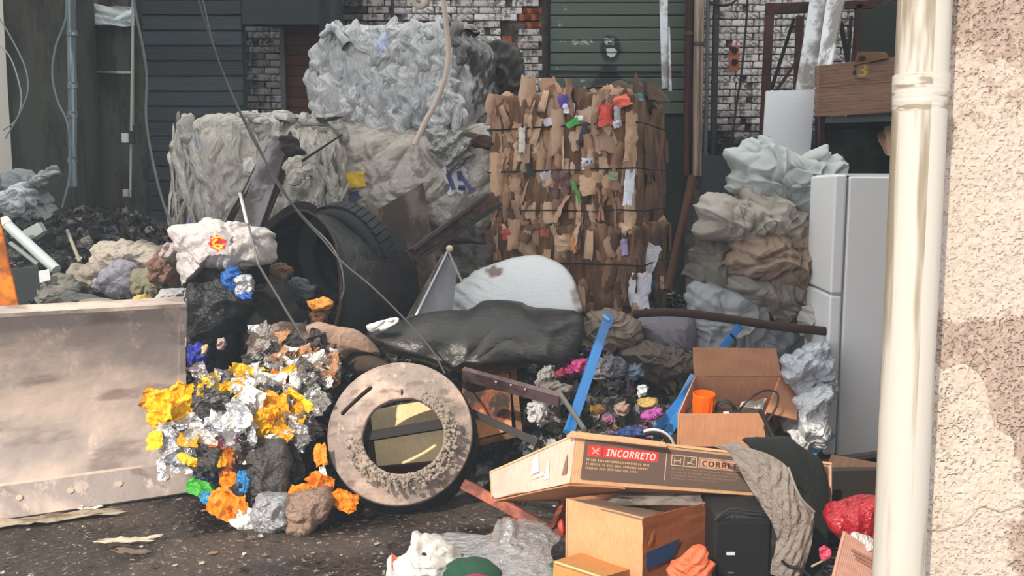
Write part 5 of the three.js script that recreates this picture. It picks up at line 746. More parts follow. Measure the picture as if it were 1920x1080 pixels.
// ---------- grey tarps and sacks by the fridge ----------
{
  const tarp = (n, label, pts, d, hex, f, o = {}) => solo(n, label, o.cat ?? 'tarp', puff(pts, d, { t: .26, back: .3, nr: 84, na: 240, fold: f, ...o }), M(hex, .62, { bump: T.weave, bs: .0012, br: 10, ...(o.m ?? {}) }));
  const line = (n) => Math.exp(-Math.abs(n) * 13), deep = (a, s, k = 4) => {
    const p = drape(a * .8, k * 3, s), q = crush(a * .3, k * 2.4, s);
    return (x, y, z) => { const wx = x + .08 * N(x * 5, y * 5, s), wy = y + .08 * N(x * 5 + 3, y * 5, s);
      return a * .42 + p(x, y, z) + q(x, y, z) + a * (.55 * line(N(wx * k * .75, wy * k * .75, s + 3)) + .35 * line(N(wx * k * 1.7, wy * k * 1.3, s + 8)) - .5 * line(N(wx * k * .8 + 4, wy * k * .9, s + 13)) - .25 * line(N(wx * k * 2, wy * k * 2, s + 17))); };
  };
  tarp('grey_tarp', 'bundled light grey tarp topping the pile beside the fridge', [[1352, 352], [1370, 310], [1396, 284], [1448, 276], [1496, 286], [1534, 282], [1572, 298], [1588, 316], [1580, 360], [1562, 428], [1530, 440], [1490, 408], [1440, 392], [1396, 372]], 6.1, 0xb9bfbe, deep(.1, 21, 3.4));
  tarp('beige_tarp', 'crumpled beige grey tarp under the light grey one', [[1328, 428], [1342, 398], [1370, 376], [1440, 376], [1510, 398], [1556, 436], [1556, 470], [1500, 478], [1430, 462], [1350, 446]], 6.0, 0xb0a89e, deep(.1, 22, 5));
  tarp('brown_sacking', 'brown pinkish sacking squashed in the middle of the tarp pile', [[1392, 470], [1430, 440], [1500, 440], [1548, 462], [1550, 500], [1490, 530], [1420, 520], [1380, 500]], 5.9, 0x97806f, deep(.09, 23, 6), { cat: 'sacking' });
  tarp('grey_sack', 'taut grey sack with tied neck standing next to the fridge door', [[1490, 480], [1530, 474], [1552, 490], [1548, 600], [1526, 610], [1492, 580], [1480, 530]], 5.98, 0x9b958e, deep(.06, 24, 4), { cat: 'sack' });
  tarp('dark_tarp', 'dark tarp fold with some shade in its colour beside the tarp pile', [[1306, 452], [1340, 440], [1392, 460], [1410, 520], [1380, 550], [1320, 540], [1298, 500]], 6.2, 0x7c766e, deep(.08, 25, 4));  // darker base colour carries some of the shade on this side
  tarp('taupe_tarp', 'taupe tarp fold beneath the brown sacking', [[1370, 530], [1420, 512], [1490, 526], [1526, 570], [1530, 612], [1480, 610], [1410, 570]], 5.95, 0x968c84, deep(.08, 26, 5));
  tarp('white_bag', 'small whitish knotted bag low beside the fridge', [[1506, 590], [1530, 574], [1560, 580], [1562, 620], [1530, 634], [1506, 620]], 5.55, 0xb9b4b0, deep(.04, 27, 7), { t: .12, back: .12, cat: 'bag' });
  tarp('grey_sheet', 'big smooth grey sheet draped behind the long wooden pole', [[1290, 546], [1312, 528], [1376, 534], [1440, 556], [1486, 592], [1516, 640], [1520, 680], [1440, 690], [1304, 680], [1302, 600]], 6.0, 0xaeb0b3, deep(.065, 28, 4), { t: .14 });
  tarp('lilac_sack', 'lilac grey sack under the lower cardboard bale', [[1194, 604], [1240, 594], [1296, 598], [1300, 650], [1270, 676], [1210, 660]], 5.95, 0x87818a, deep(.03, 29, 4), { t: .14, cat: 'sack' });
  tarp('tan_paper', 'tan crumpled paper sack beside the top of the long blue pole', [[1098, 590], [1150, 584], [1190, 610], [1200, 636], [1170, 670], [1120, 676], [1092, 640]], 5.8, 0x87786a, deep(.05, 30, 6), { t: .14, cat: 'sack' });
  tarp('brown_bag', 'dull brown bag at the back of the charred rubble', [[1180, 664], [1220, 646], [1270, 656], [1300, 690], [1270, 716], [1200, 706]], 5.5, 0x5f5248, deep(.05, 31, 6), { t: .14, cat: 'bag' });
  const clear = (n, label, pts, d, hex, s, o = {}) => solo(n, label, 'bag', puff(pts, d, { t: .15, back: .15, nr: 46, na: 140, fold: ((fa, fb) => (x, y, z) => fa(x, y, z) + fb(x, y, z))(crush(.06, 8, s), crush(.02, 24, s + 3)), ...o }), M(hex, .22, { bump: T.creases, bs: .01, br: 4, specularIntensity: 1, clearcoat: .6, clearcoatRoughness: .15, ...(o.m ?? {}) }));
  clear('clear_sack', 'clear plastic sack stuffed with white film beside the open box', [[1462, 676], [1490, 656], [1530, 646], [1556, 650], [1556, 740], [1520, 790], [1476, 760]], 5.0, 0xc3c9d2, 41);
  clear('clear_sack', 'bulging white plastic sack low between the open box and the fridge', [[1480, 770], [1510, 736], [1552, 720], [1552, 820], [1530, 846], [1496, 840], [1472, 810]], 4.85, 0xdde0e6, 42);
}
// ---------- bits in the charred rubble ----------
{
  const bit = (n, label, cat, pts, d, hex, s, o = {}) => solo(n, label, cat, puff(pts, d, { t: .06, back: .06, nr: 20, na: 70, fold: crush(.026, 26, s), ...o }), M(hex, .45, { bump: T.creases, bs: .01, br: 4, ...(o.m ?? {}) }));
  bit('magenta_bag', 'magenta crumpled wrapper beside the long blue pole', 'wrapper', [[1050, 688], [1078, 676], [1100, 672], [1104, 690], [1080, 700], [1054, 704]], 5.2, 0xb03a78, 1);
  bit('red_wrapper', 'dark pink wrapper tucked beside the magenta one', 'wrapper', [[1040, 696], [1054, 688], [1060, 704], [1046, 712]], 5.15, 0x9c3c54, 2);
  bit('clear_film', 'greyish clear film crossing behind the long blue pole', 'film', [[1110, 680], [1140, 664], [1170, 672], [1180, 700], [1140, 710], [1104, 708]], 5.2, 0x7c7c84, 3, { m: { roughness: .25 } });
  bit('blue_film', 'pale blue grey film tuft in the middle of the rubble', 'film', [[1176, 690], [1200, 684], [1206, 704], [1180, 712]], 5.2, 0x6c7c92, 4);
  bit('grey_tuft', 'grey tuft of fluff beside the purple brown bar', 'tuft', [[1012, 694], [1034, 684], [1042, 700], [1030, 720], [1004, 726]], 4.95, 0x8a8884, 5);
  bit('grey_tuft', 'grey stringy tuft at the tip of the purple brown bar', 'tuft', [[1010, 722], [1040, 714], [1072, 724], [1068, 744], [1030, 744]], 4.9, 0x77736f, 6);
  bit('white_bag', 'dirty white carrier bag below the purple brown bar', 'bag', [[992, 754], [1010, 746], [1030, 756], [1026, 780], [1012, 792], [990, 784]], 4.7, 0xc4c0c0, 7);
  bit('gold_wrapper', 'gold wrapper glinting in the charred rubble', 'wrapper', [[1108, 764], [1126, 758], [1130, 770], [1114, 776]], 4.75, 0xc2963a, 8, { m: { metalness: .4 } });
  bit('pink_wrapper', 'pink speckled wrapper beside a gold wrapper in the rubble', 'wrapper', [[1128, 782], [1146, 774], [1154, 788], [1138, 798]], 4.7, 0x8c5c76, 9);
  bit('purple_wrapper', 'bright purple speckled wrapper near the blue rails', 'wrapper', [[1206, 776], [1232, 764], [1244, 772], [1226, 788], [1208, 788]], 4.75, 0xa8509c, 10);
  bit('tan_wrapper', 'tan sheet scrap in the middle of the charred rubble', 'scrap', [[1150, 762], [1176, 752], [1180, 772], [1160, 780]], 4.75, 0x9a8070, 11);
  bit('yellow_wrapper', 'yellow and tan strip above the purple speckled wrapper', 'wrapper', [[1196, 752], [1226, 746], [1232, 758], [1200, 764]], 4.85, 0xb89a54, 12);
  bit('white_scrap', 'white shiny scrap on the charred rubble ridge', 'scrap', [[1194, 728], [1210, 720], [1214, 738], [1198, 742]], 4.95, 0xc8ced6, 13);
  bit('blue_sheet', 'dark blue sheet behind the carton with a red band', 'sheet', [[1150, 808], [1200, 800], [1210, 816], [1160, 824]], 4.5, 0x26386e, 14);
  bit('plum_sheet', 'plum dark sheet below the blackened tank', 'sheet', [[1094, 654], [1130, 650], [1136, 662], [1100, 668]], 5.4, 0x5c2c48, 15);
}

// ---------- boxes and bags in front ----------
const cardboard = (c, o = {}) => M(c, .88, { map: T.card, mr: 1.6, bump: T.flute, bs: .0008, br: 3, ...o });
{ // open box with a cup and cables
  const d = 4.6, o = thing('open_box', 'open brown cardboard box with an orange cup and cables inside', 'box'), m = cardboard(0xd49c78), fl = P(1270, 836, d), fr = P(1434, 836, d), tl = P(1269, 776, d), w = fr.x - fl.x, h = tl.y - fl.y, D = .42, th = .007;
  const B = (x, y, z) => V(fl.x + x, fl.y + y, -d + z), hb = P(1300, 706, d + D).y - fl.y;
  const wall = (n, a, b, c, e, s) => part(o, n, panel(a, b, c, e, th, 8, .004, s), m);
  wall('front_panel', B(0, 0, 0), B(w, 0, 0), B(w, h, 0), B(0, h, 0), 1);
  const ob = P(1302, 706, d + D), obr = P(1458, 706, d + D), H2 = ob.y - fl.y;
  wall('back_panel', V(ob.x, fl.y, -d - D), V(obr.x + .02, fl.y, -d - D), V(obr.x + .02, ob.y, -d - D), V(ob.x, ob.y, -d - D), 2);
  wall('side_panel', V(ob.x, fl.y, -d - D), B(0, 0, 0), B(0, h, 0), ob.clone(), 3);
  wall('side_panel', B(w, 0, 0), V(obr.x + .02, fl.y, -d - D), V(obr.x + .02, ob.y, -d - D), B(w, h, 0), 4);
  part(o, 'flap', panel(ob.clone().add(V(-.002, .003, 0)), V(obr.x + .02, ob.y + .003, -d - D), P(1455, 653, d + D + .03), P(1299, 651, d + D + .03), th, 8, .006, 5), m, 'upright back flap');
  const rt = P(1486, 768, d + .1); part(o, 'flap', panel(B(w, h, -.02), V(obr.x + .02, ob.y, -d - D), P(1470, 700, d + .36).add(V(.07, -.12, 0)), rt.add(V(.02, -.06, 0)), th, 8, .006, 6), cardboard(0xc48a66), 'side flap hanging outwards');
  part(o, 'bottom_panel', panel(B(0, .004, 0), B(w, .004, 0), V(obr.x + .02, fl.y + .004, -d - D), V(ob.x, fl.y + .004, -d - D), th, 4), m);
  done(o);
  // what it holds rests on packing
  const iy = P(1330, 782, d + .12).y - .03;
  solo('packing_paper', 'brown packing filling the open box under the cup and cables', 'packing', puff([[1278, 770], [1300, 764], [1380, 764], [1440, 770], [1448, 800], [1380, 812], [1290, 808]], d + .2, { t: .14, back: .14, nr: 16, na: 60, fold: crush(.02, 9, 3), p: 5 }), cardboard(0x4c392e));
  const c0 = P(1319, 768, d + .1), cup = thing('tumbler', 'bright orange ribbed plastic tumbler standing in the open box', 'cup'), R = S(21, d + .1), prof = [[R * .8, -.1], [R * .84, -.098], [R * 1.02, .075], [R * 1.02, .085], [R * .94, .085], [R * .78, -.09], [.001, -.092]].map(([a, b]) => new THREE.Vector2(a, b)), om = M(0xff6a08, .35, { specularIntensity: .8 });
  part(cup, 'body', new THREE.LatheGeometry(prof, 48).rotateX(.12).translate(c0.x, c0.y + .005, c0.z), om); for (let k = 0; k < 14; k++) part(cup, 'rib', rod(V(Math.cos(k * TAU / 14) * R * .84, -.085, Math.sin(k * TAU / 14) * R * .84), V(Math.cos(k * TAU / 14) * R, .05, Math.sin(k * TAU / 14) * R), .003, .003, 6).rotateX(.12).translate(c0.x, c0.y + .005, c0.z), om); done(cup);
  const bk = M(0x25211f, .55), cx = P(1358, 772, d + .14); const coil = []; for (let k = 0; k < 60; k++) { const a = k * .42; coil.push(V(cx.x + Math.cos(a) * .05 + rnd() * .008, cx.y + Math.sin(a) * .045 + .01, cx.z + .03 * Math.sin(a * .21))); }
  solo('cable_coil', 'coil of dark cable between the orange tumbler and the white paper', 'cable', tube(coil, .0065, 220, 7), bk);
  solo('power_cord', 'dark cord arching out of the open box over its corner', 'cord', tube([P(1380, 778, d + .15), P(1392, 762, d + .1), P(1410, 744, d + .1), P(1436, 732, d + .08), P(1456, 736, d + .05), P(1458, 756, d), P(1446, 780, d - .03), P(1434, 800, d - .04), P(1445, 826, d - .06)], .006, 80, 7), bk);
  solo('plug', 'dark plug and lead hanging at the corner of the open box', 'plug', tube([P(1424, 768, d - .02), P(1432, 782, d - .03), P(1440, 800, d - .04), P(1452, 824, d - .06)], .012, 30, 8), bk);
  solo('white_paper', 'folded white paper lying inside the open box', 'paper', panel(P(1378, 780, d + .14), P(1424, 782, d + .12), P(1438, 746, d + .3), P(1392, 752, d + .3), .012, 8, .015, 2), M(0xe6e2dc, .7, { map: T.grime, mr: 3 }));
  solo('white_connector', 'little white connector among the cables in the open box', 'connector', box(.03, .02, .03).translate(...P(1362, 776, d + .08).toArray()), M(0xeeeae4, .5));
  // support
  const sup = thing('support_crate', 'shaded crate under the open brown cardboard box', 'crate'), mm = M(0x4a3c30, .9, { map: T.wood }), y1 = fl.y - .006; for (let k = 0; k < 4; k++) part(sup, 'slat', box(w + .02, y1 / 4 - .015, .015).translate(fl.x + w / 2, (k + .5) * y1 / 4, -d - .02), mm); for (const x of [fl.x + .02, fr.x - .02]) part(sup, 'corner_post', box(.03, y1, .03).translate(x, y1 / 2, -d - .05), mm); for (const x of [fl.x + .02, fr.x - .02]) part(sup, 'corner_post', box(.03, y1, .03).translate(x, y1 / 2, -d - D + .03), mm); part(sup, 'lid', box(w + .02, .012, D).translate(fl.x + w / 2, y1 - .006, -d - D / 2 - .01), mm); done(sup);
}
{ // long carton with the red band
  const o = thing('long_carton', 'long flat carton with a dark printed label reading INCORRETO on a red band', 'box'), d = 3.62;
  const A = P(1080, 812, d), Bm = P(1068, 906, d), C = P(918, 884, 3.98), Dd = P(921, 937, 3.98), E = P(1560, 868, 3.78), Fp = P(1560, 940, 3.78), bt = C.clone().sub(A).add(E), bb = Dd.clone().sub(Bm).add(Fp);
  const side = cardboard(0xefcabb), front = cardboard(0xe4b88e);
  const shell = (n, a, b, c, e, m, s) => part(o, n, panel(a, b, c, e, .008, 10, .004, s), m);
  shell('front_panel', Bm, Fp, E, A, front, 1); shell('end_panel', Dd, Bm, A, C, side, 2); shell('back_panel', bb, Dd, C, bt, front, 3); shell('end_panel', Fp, bb, bt, E, side, 4); shell('bottom_panel', Dd, bb, Fp, Bm, cardboard(0x9a6c4c), 5); shell('top_panel', A, E, bt, C, front, 6);
  part(o, 'flap', panel(Bm.clone().add(V(0, -.002, .002)), P(1172, 914, 3.62), P(1046, 941, 3.95), P(926, 938, 3.96), .006, 6, .004, 7), cardboard(0xb5805c), 'bottom flap sagging open');
  part(o, 'top_flap_edge', panel(P(1062, 816, 3.6), P(1250, 836, 3.62), P(1246, 828, 3.7), P(1072, 808, 3.68), .006, 8, .003, 8), cardboard(0xe0b488));
  // tape smears on the end panel
  const onEnd = (u, v) => Dd.clone().lerp(Bm, u).lerp(C.clone().lerp(A, u), v); const nE = Bm.clone().sub(Dd).cross(C.clone().sub(Dd)).normalize();
  const pad = (n, u0, u1, v0, v1, m, k, l) => part(o, n, panel(onEnd(u0, v0), onEnd(u1, v0 + .02), onEnd(u1 - .02, v1), onEnd(u0 + .03, v1 - .05), .001, 5, .001, k, .1).translate(nE.x * .005, nE.y * .005, nE.z * .005), m, l);
  pad('torn_tape', .52, .62, .42, .92, M(0xf2e6e2, .4), 3); pad('torn_tape', .69, .75, .2, .7, M(0xf0e4e0, .4), 4); pad('torn_tape', .54, .7, .3, .42, M(0xe6d2cc, .4), 5); pad('scuff_mark', .9, .96, .2, .62, M(0x8a6a58, .9), 6);
  // printed label
  const t = canvas(1400, 300, (c, W, H) => {
    seed(101); c.fillStyle = '#6d5a50'; c.fillRect(0, 0, W, H); for (let k = 0; k < 1800; k++) { c.fillStyle = `rgba(${rr(70, 150) | 0},${rr(56, 120) | 0},${rr(48, 100) | 0},${rr(.03, .12)})`; c.fillRect(rnd() * W, rnd() * H, rr(4, 60), rr(1, 6)); }
    c.save(); c.scale(.835, 1); c.fillStyle = '#d8423c'; c.fillRect(24, 34, 470, 86); c.fillStyle = '#f0c8b8'; c.font = 'bold 78px sans-serif'; c.textBaseline = 'middle';
    c.save(); c.translate(150, 80); c.transform(1, 0, -.12, 1, 0, 0); c.fillStyle = '#f4d8cc'; c.fillText('INCORRETO', 0, 0, 330); c.restore();
    c.strokeStyle = '#f0c0b0'; c.lineWidth = 7; c.beginPath(); c.moveTo(52, 54); c.lineTo(98, 104); c.moveTo(98, 52); c.lineTo(56, 102); c.moveTo(60, 78); c.lineTo(104, 72); c.stroke(); c.fillStyle = '#b8302c'; c.fillRect(116, 36, 10, 82);
    c.fillStyle = '#d8a878'; const words = (x0, y, x1, hgt, a) => { c.globalAlpha = a; for (let x = x0; x < x1;) { const w = rr(14, 46); for (let q = x; q < x + w; q += 11) { c.fillRect(q, y + rr(-1, 1), 7, hgt); c.clearRect; } x += w + 12; } c.globalAlpha = 1; };
    words(24, 140, 430, 17, .95); words(24, 172, 410, 17, .9); words(24, 204, 330, 17, .85);
    c.fillStyle = '#d9b090'; c.fillRect(546, 30, 6, 230);
    c.strokeStyle = '#dcb898'; c.lineWidth = 7; c.strokeRect(586, 44, 84, 84); c.strokeRect(670, 44, 84, 84); c.beginPath(); c.moveTo(606, 66); c.lineTo(606, 112); c.moveTo(646, 66); c.lineTo(646, 112); c.moveTo(606, 92); c.lineTo(646, 86); c.moveTo(690, 110); c.lineTo(722, 84); c.lineTo(722, 62); c.lineTo(742, 62); c.moveTo(690, 92); c.lineTo(742, 106); c.stroke();
    c.strokeRect(772, 44, 330, 84); c.fillStyle = '#dca488'; c.fillRect(780, 52, 314, 68); c.fillStyle = '#4a342c'; c.font = 'bold 66px sans-serif'; c.fillText('CORRETO', 790, 90, 296);
    c.fillStyle = '#a8846c'; words(590, 150, 1060, 13, .8); words(590, 178, 1040, 13, .75); words(590, 206, 1010, 13, .7); words(590, 232, 900, 12, .6); c.restore();
  });
  const lm = new THREE.MeshPhysicalMaterial({ map: t, roughness: .8 }), onF = (u, v) => Bm.clone().lerp(Fp, u).lerp(A.clone().lerp(E, u), v), nF = Fp.clone().sub(Bm).cross(A.clone().sub(Bm)).normalize().multiplyScalar(.009);
  const lg = panel(onF(.035, .12), onF(.98, .12), onF(.98, .9), onF(.035, .9), .001, 10, .003, 1).translate(nF.x, nF.y, nF.z); { const u = lg.attributes.uv; let mx = 0, my = 0; for (let i = 0; i < u.count; i++) { mx = Math.max(mx, u.getX(i)); my = Math.max(my, u.getY(i)); } for (let i = 0; i < u.count; i++) u.setXY(i, u.getX(i) / mx, u.getY(i) / my); }
  part(o, 'printed_label', lg, lm, 'dark label with red band'); done(o);
}
{ // lower carton
  const o = thing('carton', 'orange brown cardboard carton with dark blue tape standing under the long flat carton', 'box'), d = 3.45, e = P(1206, 972, d), l = P(1061, 935, d + .16), r = P(1328, 943, d + .22), m = cardboard(0xeaae80), m2 = cardboard(0xeca468, { map: T.wood, mr: [2.2, .6] });
  const f = (p) => V(p.x, .03, p.z), bk = l.clone().sub(e).add(r), low = (p) => p;
  part(o, 'front_panel', panel(f(l), f(e), e, l, .008, 12, .006, 1), m); part(o, 'side_panel', panel(f(e), f(r), r, e, .008, 12, .006, 2), m2); part(o, 'back_panel', panel(f(r), f(bk), bk.setY(r.y), r, .008, 6), m); part(o, 'side_panel', panel(f(bk), f(l), l, bk, .008, 6), m);
  part(o, 'flap', panel(l, e, P(1250, 958, d + .25), P(1120, 932, d + .3), .006, 8, .008, 4), cardboard(0x8a7468), 'grey inner flap');
  part(o, 'flap', panel(P(1130, 945, d + .2), P(1320, 946, d + .2), P(1308, 916, d + .34), P(1176, 914, d + .34), .006, 8, .01, 7), M(0x9a928e, .8, { map: T.grime }), 'grey paper lining');
  part(o, 'bottom_panel', panel(f(l), f(e), f(r), f(bk), .008, 2).translate(0, -.002, 0), m);
  const on = (u, v) => f(e).lerp(f(r), u).lerp(e.clone().lerp(r, u), v), n = r.clone().sub(e).cross(V(0, 1, 0)).normalize().multiplyScalar(.01); const vy = (py) => (P(1210, py, d).y - .03) / (e.y - .03);
  part(o, 'blue_tape', panel(on(.02, vy(1068)), on(.42, vy(1062)), on(.54, vy(1028)), on(.03, vy(1036)), .001, 6, .002, 3, .06).translate(n.x, n.y, n.z), M(0x2a4166, .5), 'dark blue tape');
  part(o, 'stain', panel(on(.05, vy(1024)), on(.12, vy(1018)), on(.13, vy(998)), on(.1, vy(1004)), .001, 3, 0, 3, .1).translate(n.x, n.y, n.z), M(0xa86a38, .9));
  const orangeM = M(0xe07048, .6, { bump: T.creases, bs: .006, br: 3 }); const sh = (n2, l2, pts, dd, s, m3 = orangeM) => solo(n2, l2, 'scrap', puff(pts, dd, { t: .06, back: .05, nr: 34, na: 110, fold: crush(.035, 13, s) }), m3);
  sh('coral_cloth', 'coral orange crumpled sheet against the carton with dark blue tape', [[1252, 1064], [1280, 1034], [1316, 1020], [1332, 1040], [1330, 1090], [1262, 1094]], 3.38, 3);
  done(o);
  const q = thing('flat_carton', 'yellowish flat carton corner below the carton with dark blue tape', 'box'); part(q, 'body', hexa([P(1036, 1120, 3.3), P(1130, 1130, 3.2), P(1130, 1082, 3.2), P(1038, 1052, 3.3), P(1110, 1090, 3.7), P(1200, 1100, 3.6), P(1200, 1062, 3.6), P(1110, 1030, 3.7)].map((p) => p.setY(Math.max(p.y, .02)))), cardboard(0xe2a460)); part(q, 'lid_edge', bar(P(1040, 1054, 3.29), P(1128, 1083, 3.19), .012, .008), cardboard(0xf0c890)); done(q);
}
{ // loudspeaker
  const d = 3.5, o = thing('loudspeaker', 'black loudspeaker box with small white badge beside the orange brown carton', 'speaker'), a = P(1336, 1090, d), b = P(1446, 1090, d), top = P(1390, 965, d).y, w = b.x - a.x, y0 = .0, m = M(0x1d1e21, .6, { bump: T.fine, bs: .002, br: 4 });
  part(o, 'cabinet', box(w, top - y0, .3, .018, 3).translate((a.x + b.x) / 2, (top + y0) / 2, -d - .15), m); const gr = part(o, 'grille', box(w * .9, (top - y0) * .9, .02, .012, 2).translate((a.x + b.x) / 2 - .002, (top + y0) / 2 - .01, -d + .006), M(0x141518, .8, { bump: T.weave, bs: .003, br: 8 }));
  const bd = P(1370, 1038, d - .02); part(gr, 'badge', box(.034, .013, .004, .001).translate(bd.x, bd.y, bd.z), M(0xd8dade, .4)); const b2 = P(1370, 1074, d - .02); part(gr, 'badge', box(.026, .006, .004, .001).translate(b2.x, b2.y, b2.z), M(0x6a6c70, .4)); done(o);
  solo('black_cable', 'thin black cable looping over the top of the loudspeaker', 'cable', tube([P(1340, 975, d - .02), P(1370, 954, d - .02), P(1400, 958, d - .03), P(1430, 962, d - .03), P(1448, 976, d - .02)], .004, 40, 6), M(0x222326, .6));
}
{ // cloth hanging over the carton
  const fold = (s) => (x, y, z) => .012 * (ridge(x * 9 + y * 4, y * 4 - x * 2, s, 3) - .3) + .006 * ridge(x * 26, y * 22, s + 2, 2);
  const o = thing('jacket', 'black garment with grey quilted lining slung over the long carton', 'garment');
  part(o, 'shell', puff([[1392, 826], [1430, 820], [1476, 818], [1500, 838], [1536, 860], [1548, 900], [1552, 980], [1540, 1060], [1500, 1090], [1470, 1050], [1500, 980], [1500, 930], [1476, 890], [1440, 858]], (x, y) => 3.62 + (900 - y) * .0006 + (x - 1460) * .001, { t: .06, back: .04, nr: 40, na: 130, fold: fold(3), c: [1512, 920], top: .2 }), M(0x202524, .9, { bump: T.weave, bs: .001, br: 12 }), 'black outer cloth');
  const L = [[1334, 834], [1370, 830], [1410, 842], [1450, 858], [1474, 874], [1482, 900], [1496, 930], [1524, 958], [1524, 1000], [1512, 1040], [1500, 1072], [1462, 1062], [1446, 1056], [1456, 1020], [1448, 985], [1430, 952], [1402, 910], [1380, 870], [1360, 848]];
  // the lining follows a bent strip: left edge and right edge, laid in rows
  const le = [[1336, 836], [1362, 846], [1382, 872], [1404, 912], [1430, 952], [1450, 986], [1457, 1016], [1450, 1050], [1444, 1076]], re = [[1374, 829], [1412, 842], [1452, 858], [1476, 876], [1486, 904], [1500, 934], [1525, 960], [1522, 1010], [1504, 1082]];
  const dd = [3.6, 3.53, 3.48, 3.45, 3.42, 3.4, 3.4, 3.4, 3.42], cl = new THREE.CatmullRomCurve3(le.map(([x, y], i) => P(x, y, dd[i]))), cr = new THREE.CatmullRomCurve3(re.map(([x, y], i) => P(x, y, dd[i] - .02))), nu = 40, nv = 90, pos = [], uv = [], idx = [];
  for (let s = 0; s < 2; s++) for (let j = 0; j <= nv; j++) for (let i = 0; i <= nu; i++) { const u = i / nu, v = j / nv, p = cl.getPoint(v).lerp(cr.getPoint(v), u); p.z += .03 * Math.sin(u * Math.PI) + .012 * (ridge(u * 3 + v * 2, v * 7, 3, 3) - .3) + .005 * Math.sin(u * 22 + v * 9) * Math.sin(v * 40) - s * .012; pos.push(p.x, p.y, p.z); uv.push(u * .3, v * .9); }
  for (let s = 0; s < 2; s++) for (let j = 0; j < nv; j++) for (let i = 0; i < nu; i++) { const q = s * (nu + 1) * (nv + 1) + j * (nu + 1) + i, w = nu + 1; s ? idx.push(q, q + 1, q + w, q + 1, q + w + 1, q + w) : idx.push(q, q + w, q + 1, q + 1, q + w, q + w + 1); }
  const g = new THREE.BufferGeometry(); g.setAttribute('position', new THREE.Float32BufferAttribute(pos, 3)); g.setAttribute('uv', new THREE.Float32BufferAttribute(uv, 2)); g.setIndex(idx); g.computeVertexNormals();
  const ln = part(o, 'lining', g, M(0x8e847c, .9, { bump: T.creases, bs: .006, br: 4 }), 'grey quilted lining'); part(ln, 'hem', tube(re.slice(3, 7).map(([x, y], i) => P(x + 2, y, dd[i + 3] - .03)), .005, 30, 6), M(0x8f8b88, .7)); part(o, 'drawstring', tube([P(1466, 1052, 3.36), P(1480, 1062, 3.36), P(1500, 1066, 3.35), P(1520, 1082, 3.34)], .006, 20, 6), M(0x1c1c1e, .7)); done(o);
}
{ // things in the corner by the pillar
  const sft = (n, label, cat, pts, d, hex, s, o = {}) => solo(n, label, cat, puff(pts, d, { t: .1, back: .1, nr: 34, na: 110, fold: crush(.03, 8, s), ...o }), M(hex, .3, { bump: T.creases, bs: .01, br: 4, ...(o.m ?? {}) }));
  sft('red_bag', 'shiny dark red plastic bag beside the pillar', 'bag', [[1542, 968], [1556, 950], [1580, 944], [1604, 934], [1650, 930], [1660, 1000], [1620, 1014], [1576, 1008], [1550, 990]], 3.3, 0xa8202c, 1);
  sft('pink_bag', 'small pink plastic knot below the shiny dark red bag', 'bag', [[1530, 1030], [1546, 1018], [1560, 1026], [1558, 1044], [1538, 1050]], 3.2, 0xd84a68, 2, { t: .03, back: .03 });
  const o = thing('pink_carton', 'pale pink carton with crushed film in its top beside the pillar', 'box'), d = 3.05, m = cardboard(0xd8a898), a = P(1550, 1110, d), b = P(1660, 1130, d), c = P(1660, 1050, d), e = P(1584, 996, d), k = P(1548, 1056, d);
  part(o, 'front_panel', panel(P(1548, 1130, d), P(1680, 1130, d), P(1680, 1058, d), P(1582, 996, d), .007, 8, .003, 1), m); part(o, 'side_panel', panel(P(1555, 1130, d + .25), P(1548, 1130, d), P(1582, 996, d), P(1590, 1000, d + .25), .007, 6, .003, 2), m); for (let q = 0; q < 3; q++) part(o, 'print_line', bar(P(1596 + q * 4, 1030 + q * 8, d - .006), P(1660, 1062 + q * 8, d - .006), .008, .001), M(0xa87868, .8));
  part(o, 'crushed_film', puff([[1588, 1002], [1606, 996], [1640, 1020], [1660, 1046], [1630, 1040]], d + .04, { t: .04, back: .04, nr: 16, na: 60, fold: crush(.02, 16, 3) }), M(0xe2d8d6, .3, { bump: T.film, bs: .01 })); done(o);
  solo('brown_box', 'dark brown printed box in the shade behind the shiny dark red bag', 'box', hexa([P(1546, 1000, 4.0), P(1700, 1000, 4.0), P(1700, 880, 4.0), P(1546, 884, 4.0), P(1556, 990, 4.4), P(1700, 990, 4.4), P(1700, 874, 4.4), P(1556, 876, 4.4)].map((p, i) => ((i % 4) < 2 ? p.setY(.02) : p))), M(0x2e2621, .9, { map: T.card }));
  solo('twig', 'thin pale twig under the small pink knot', 'twig', rod(P(1522, 1062, 3.25), P(1550, 1048, 3.2), .004), M(0xb09a80, .9));
}
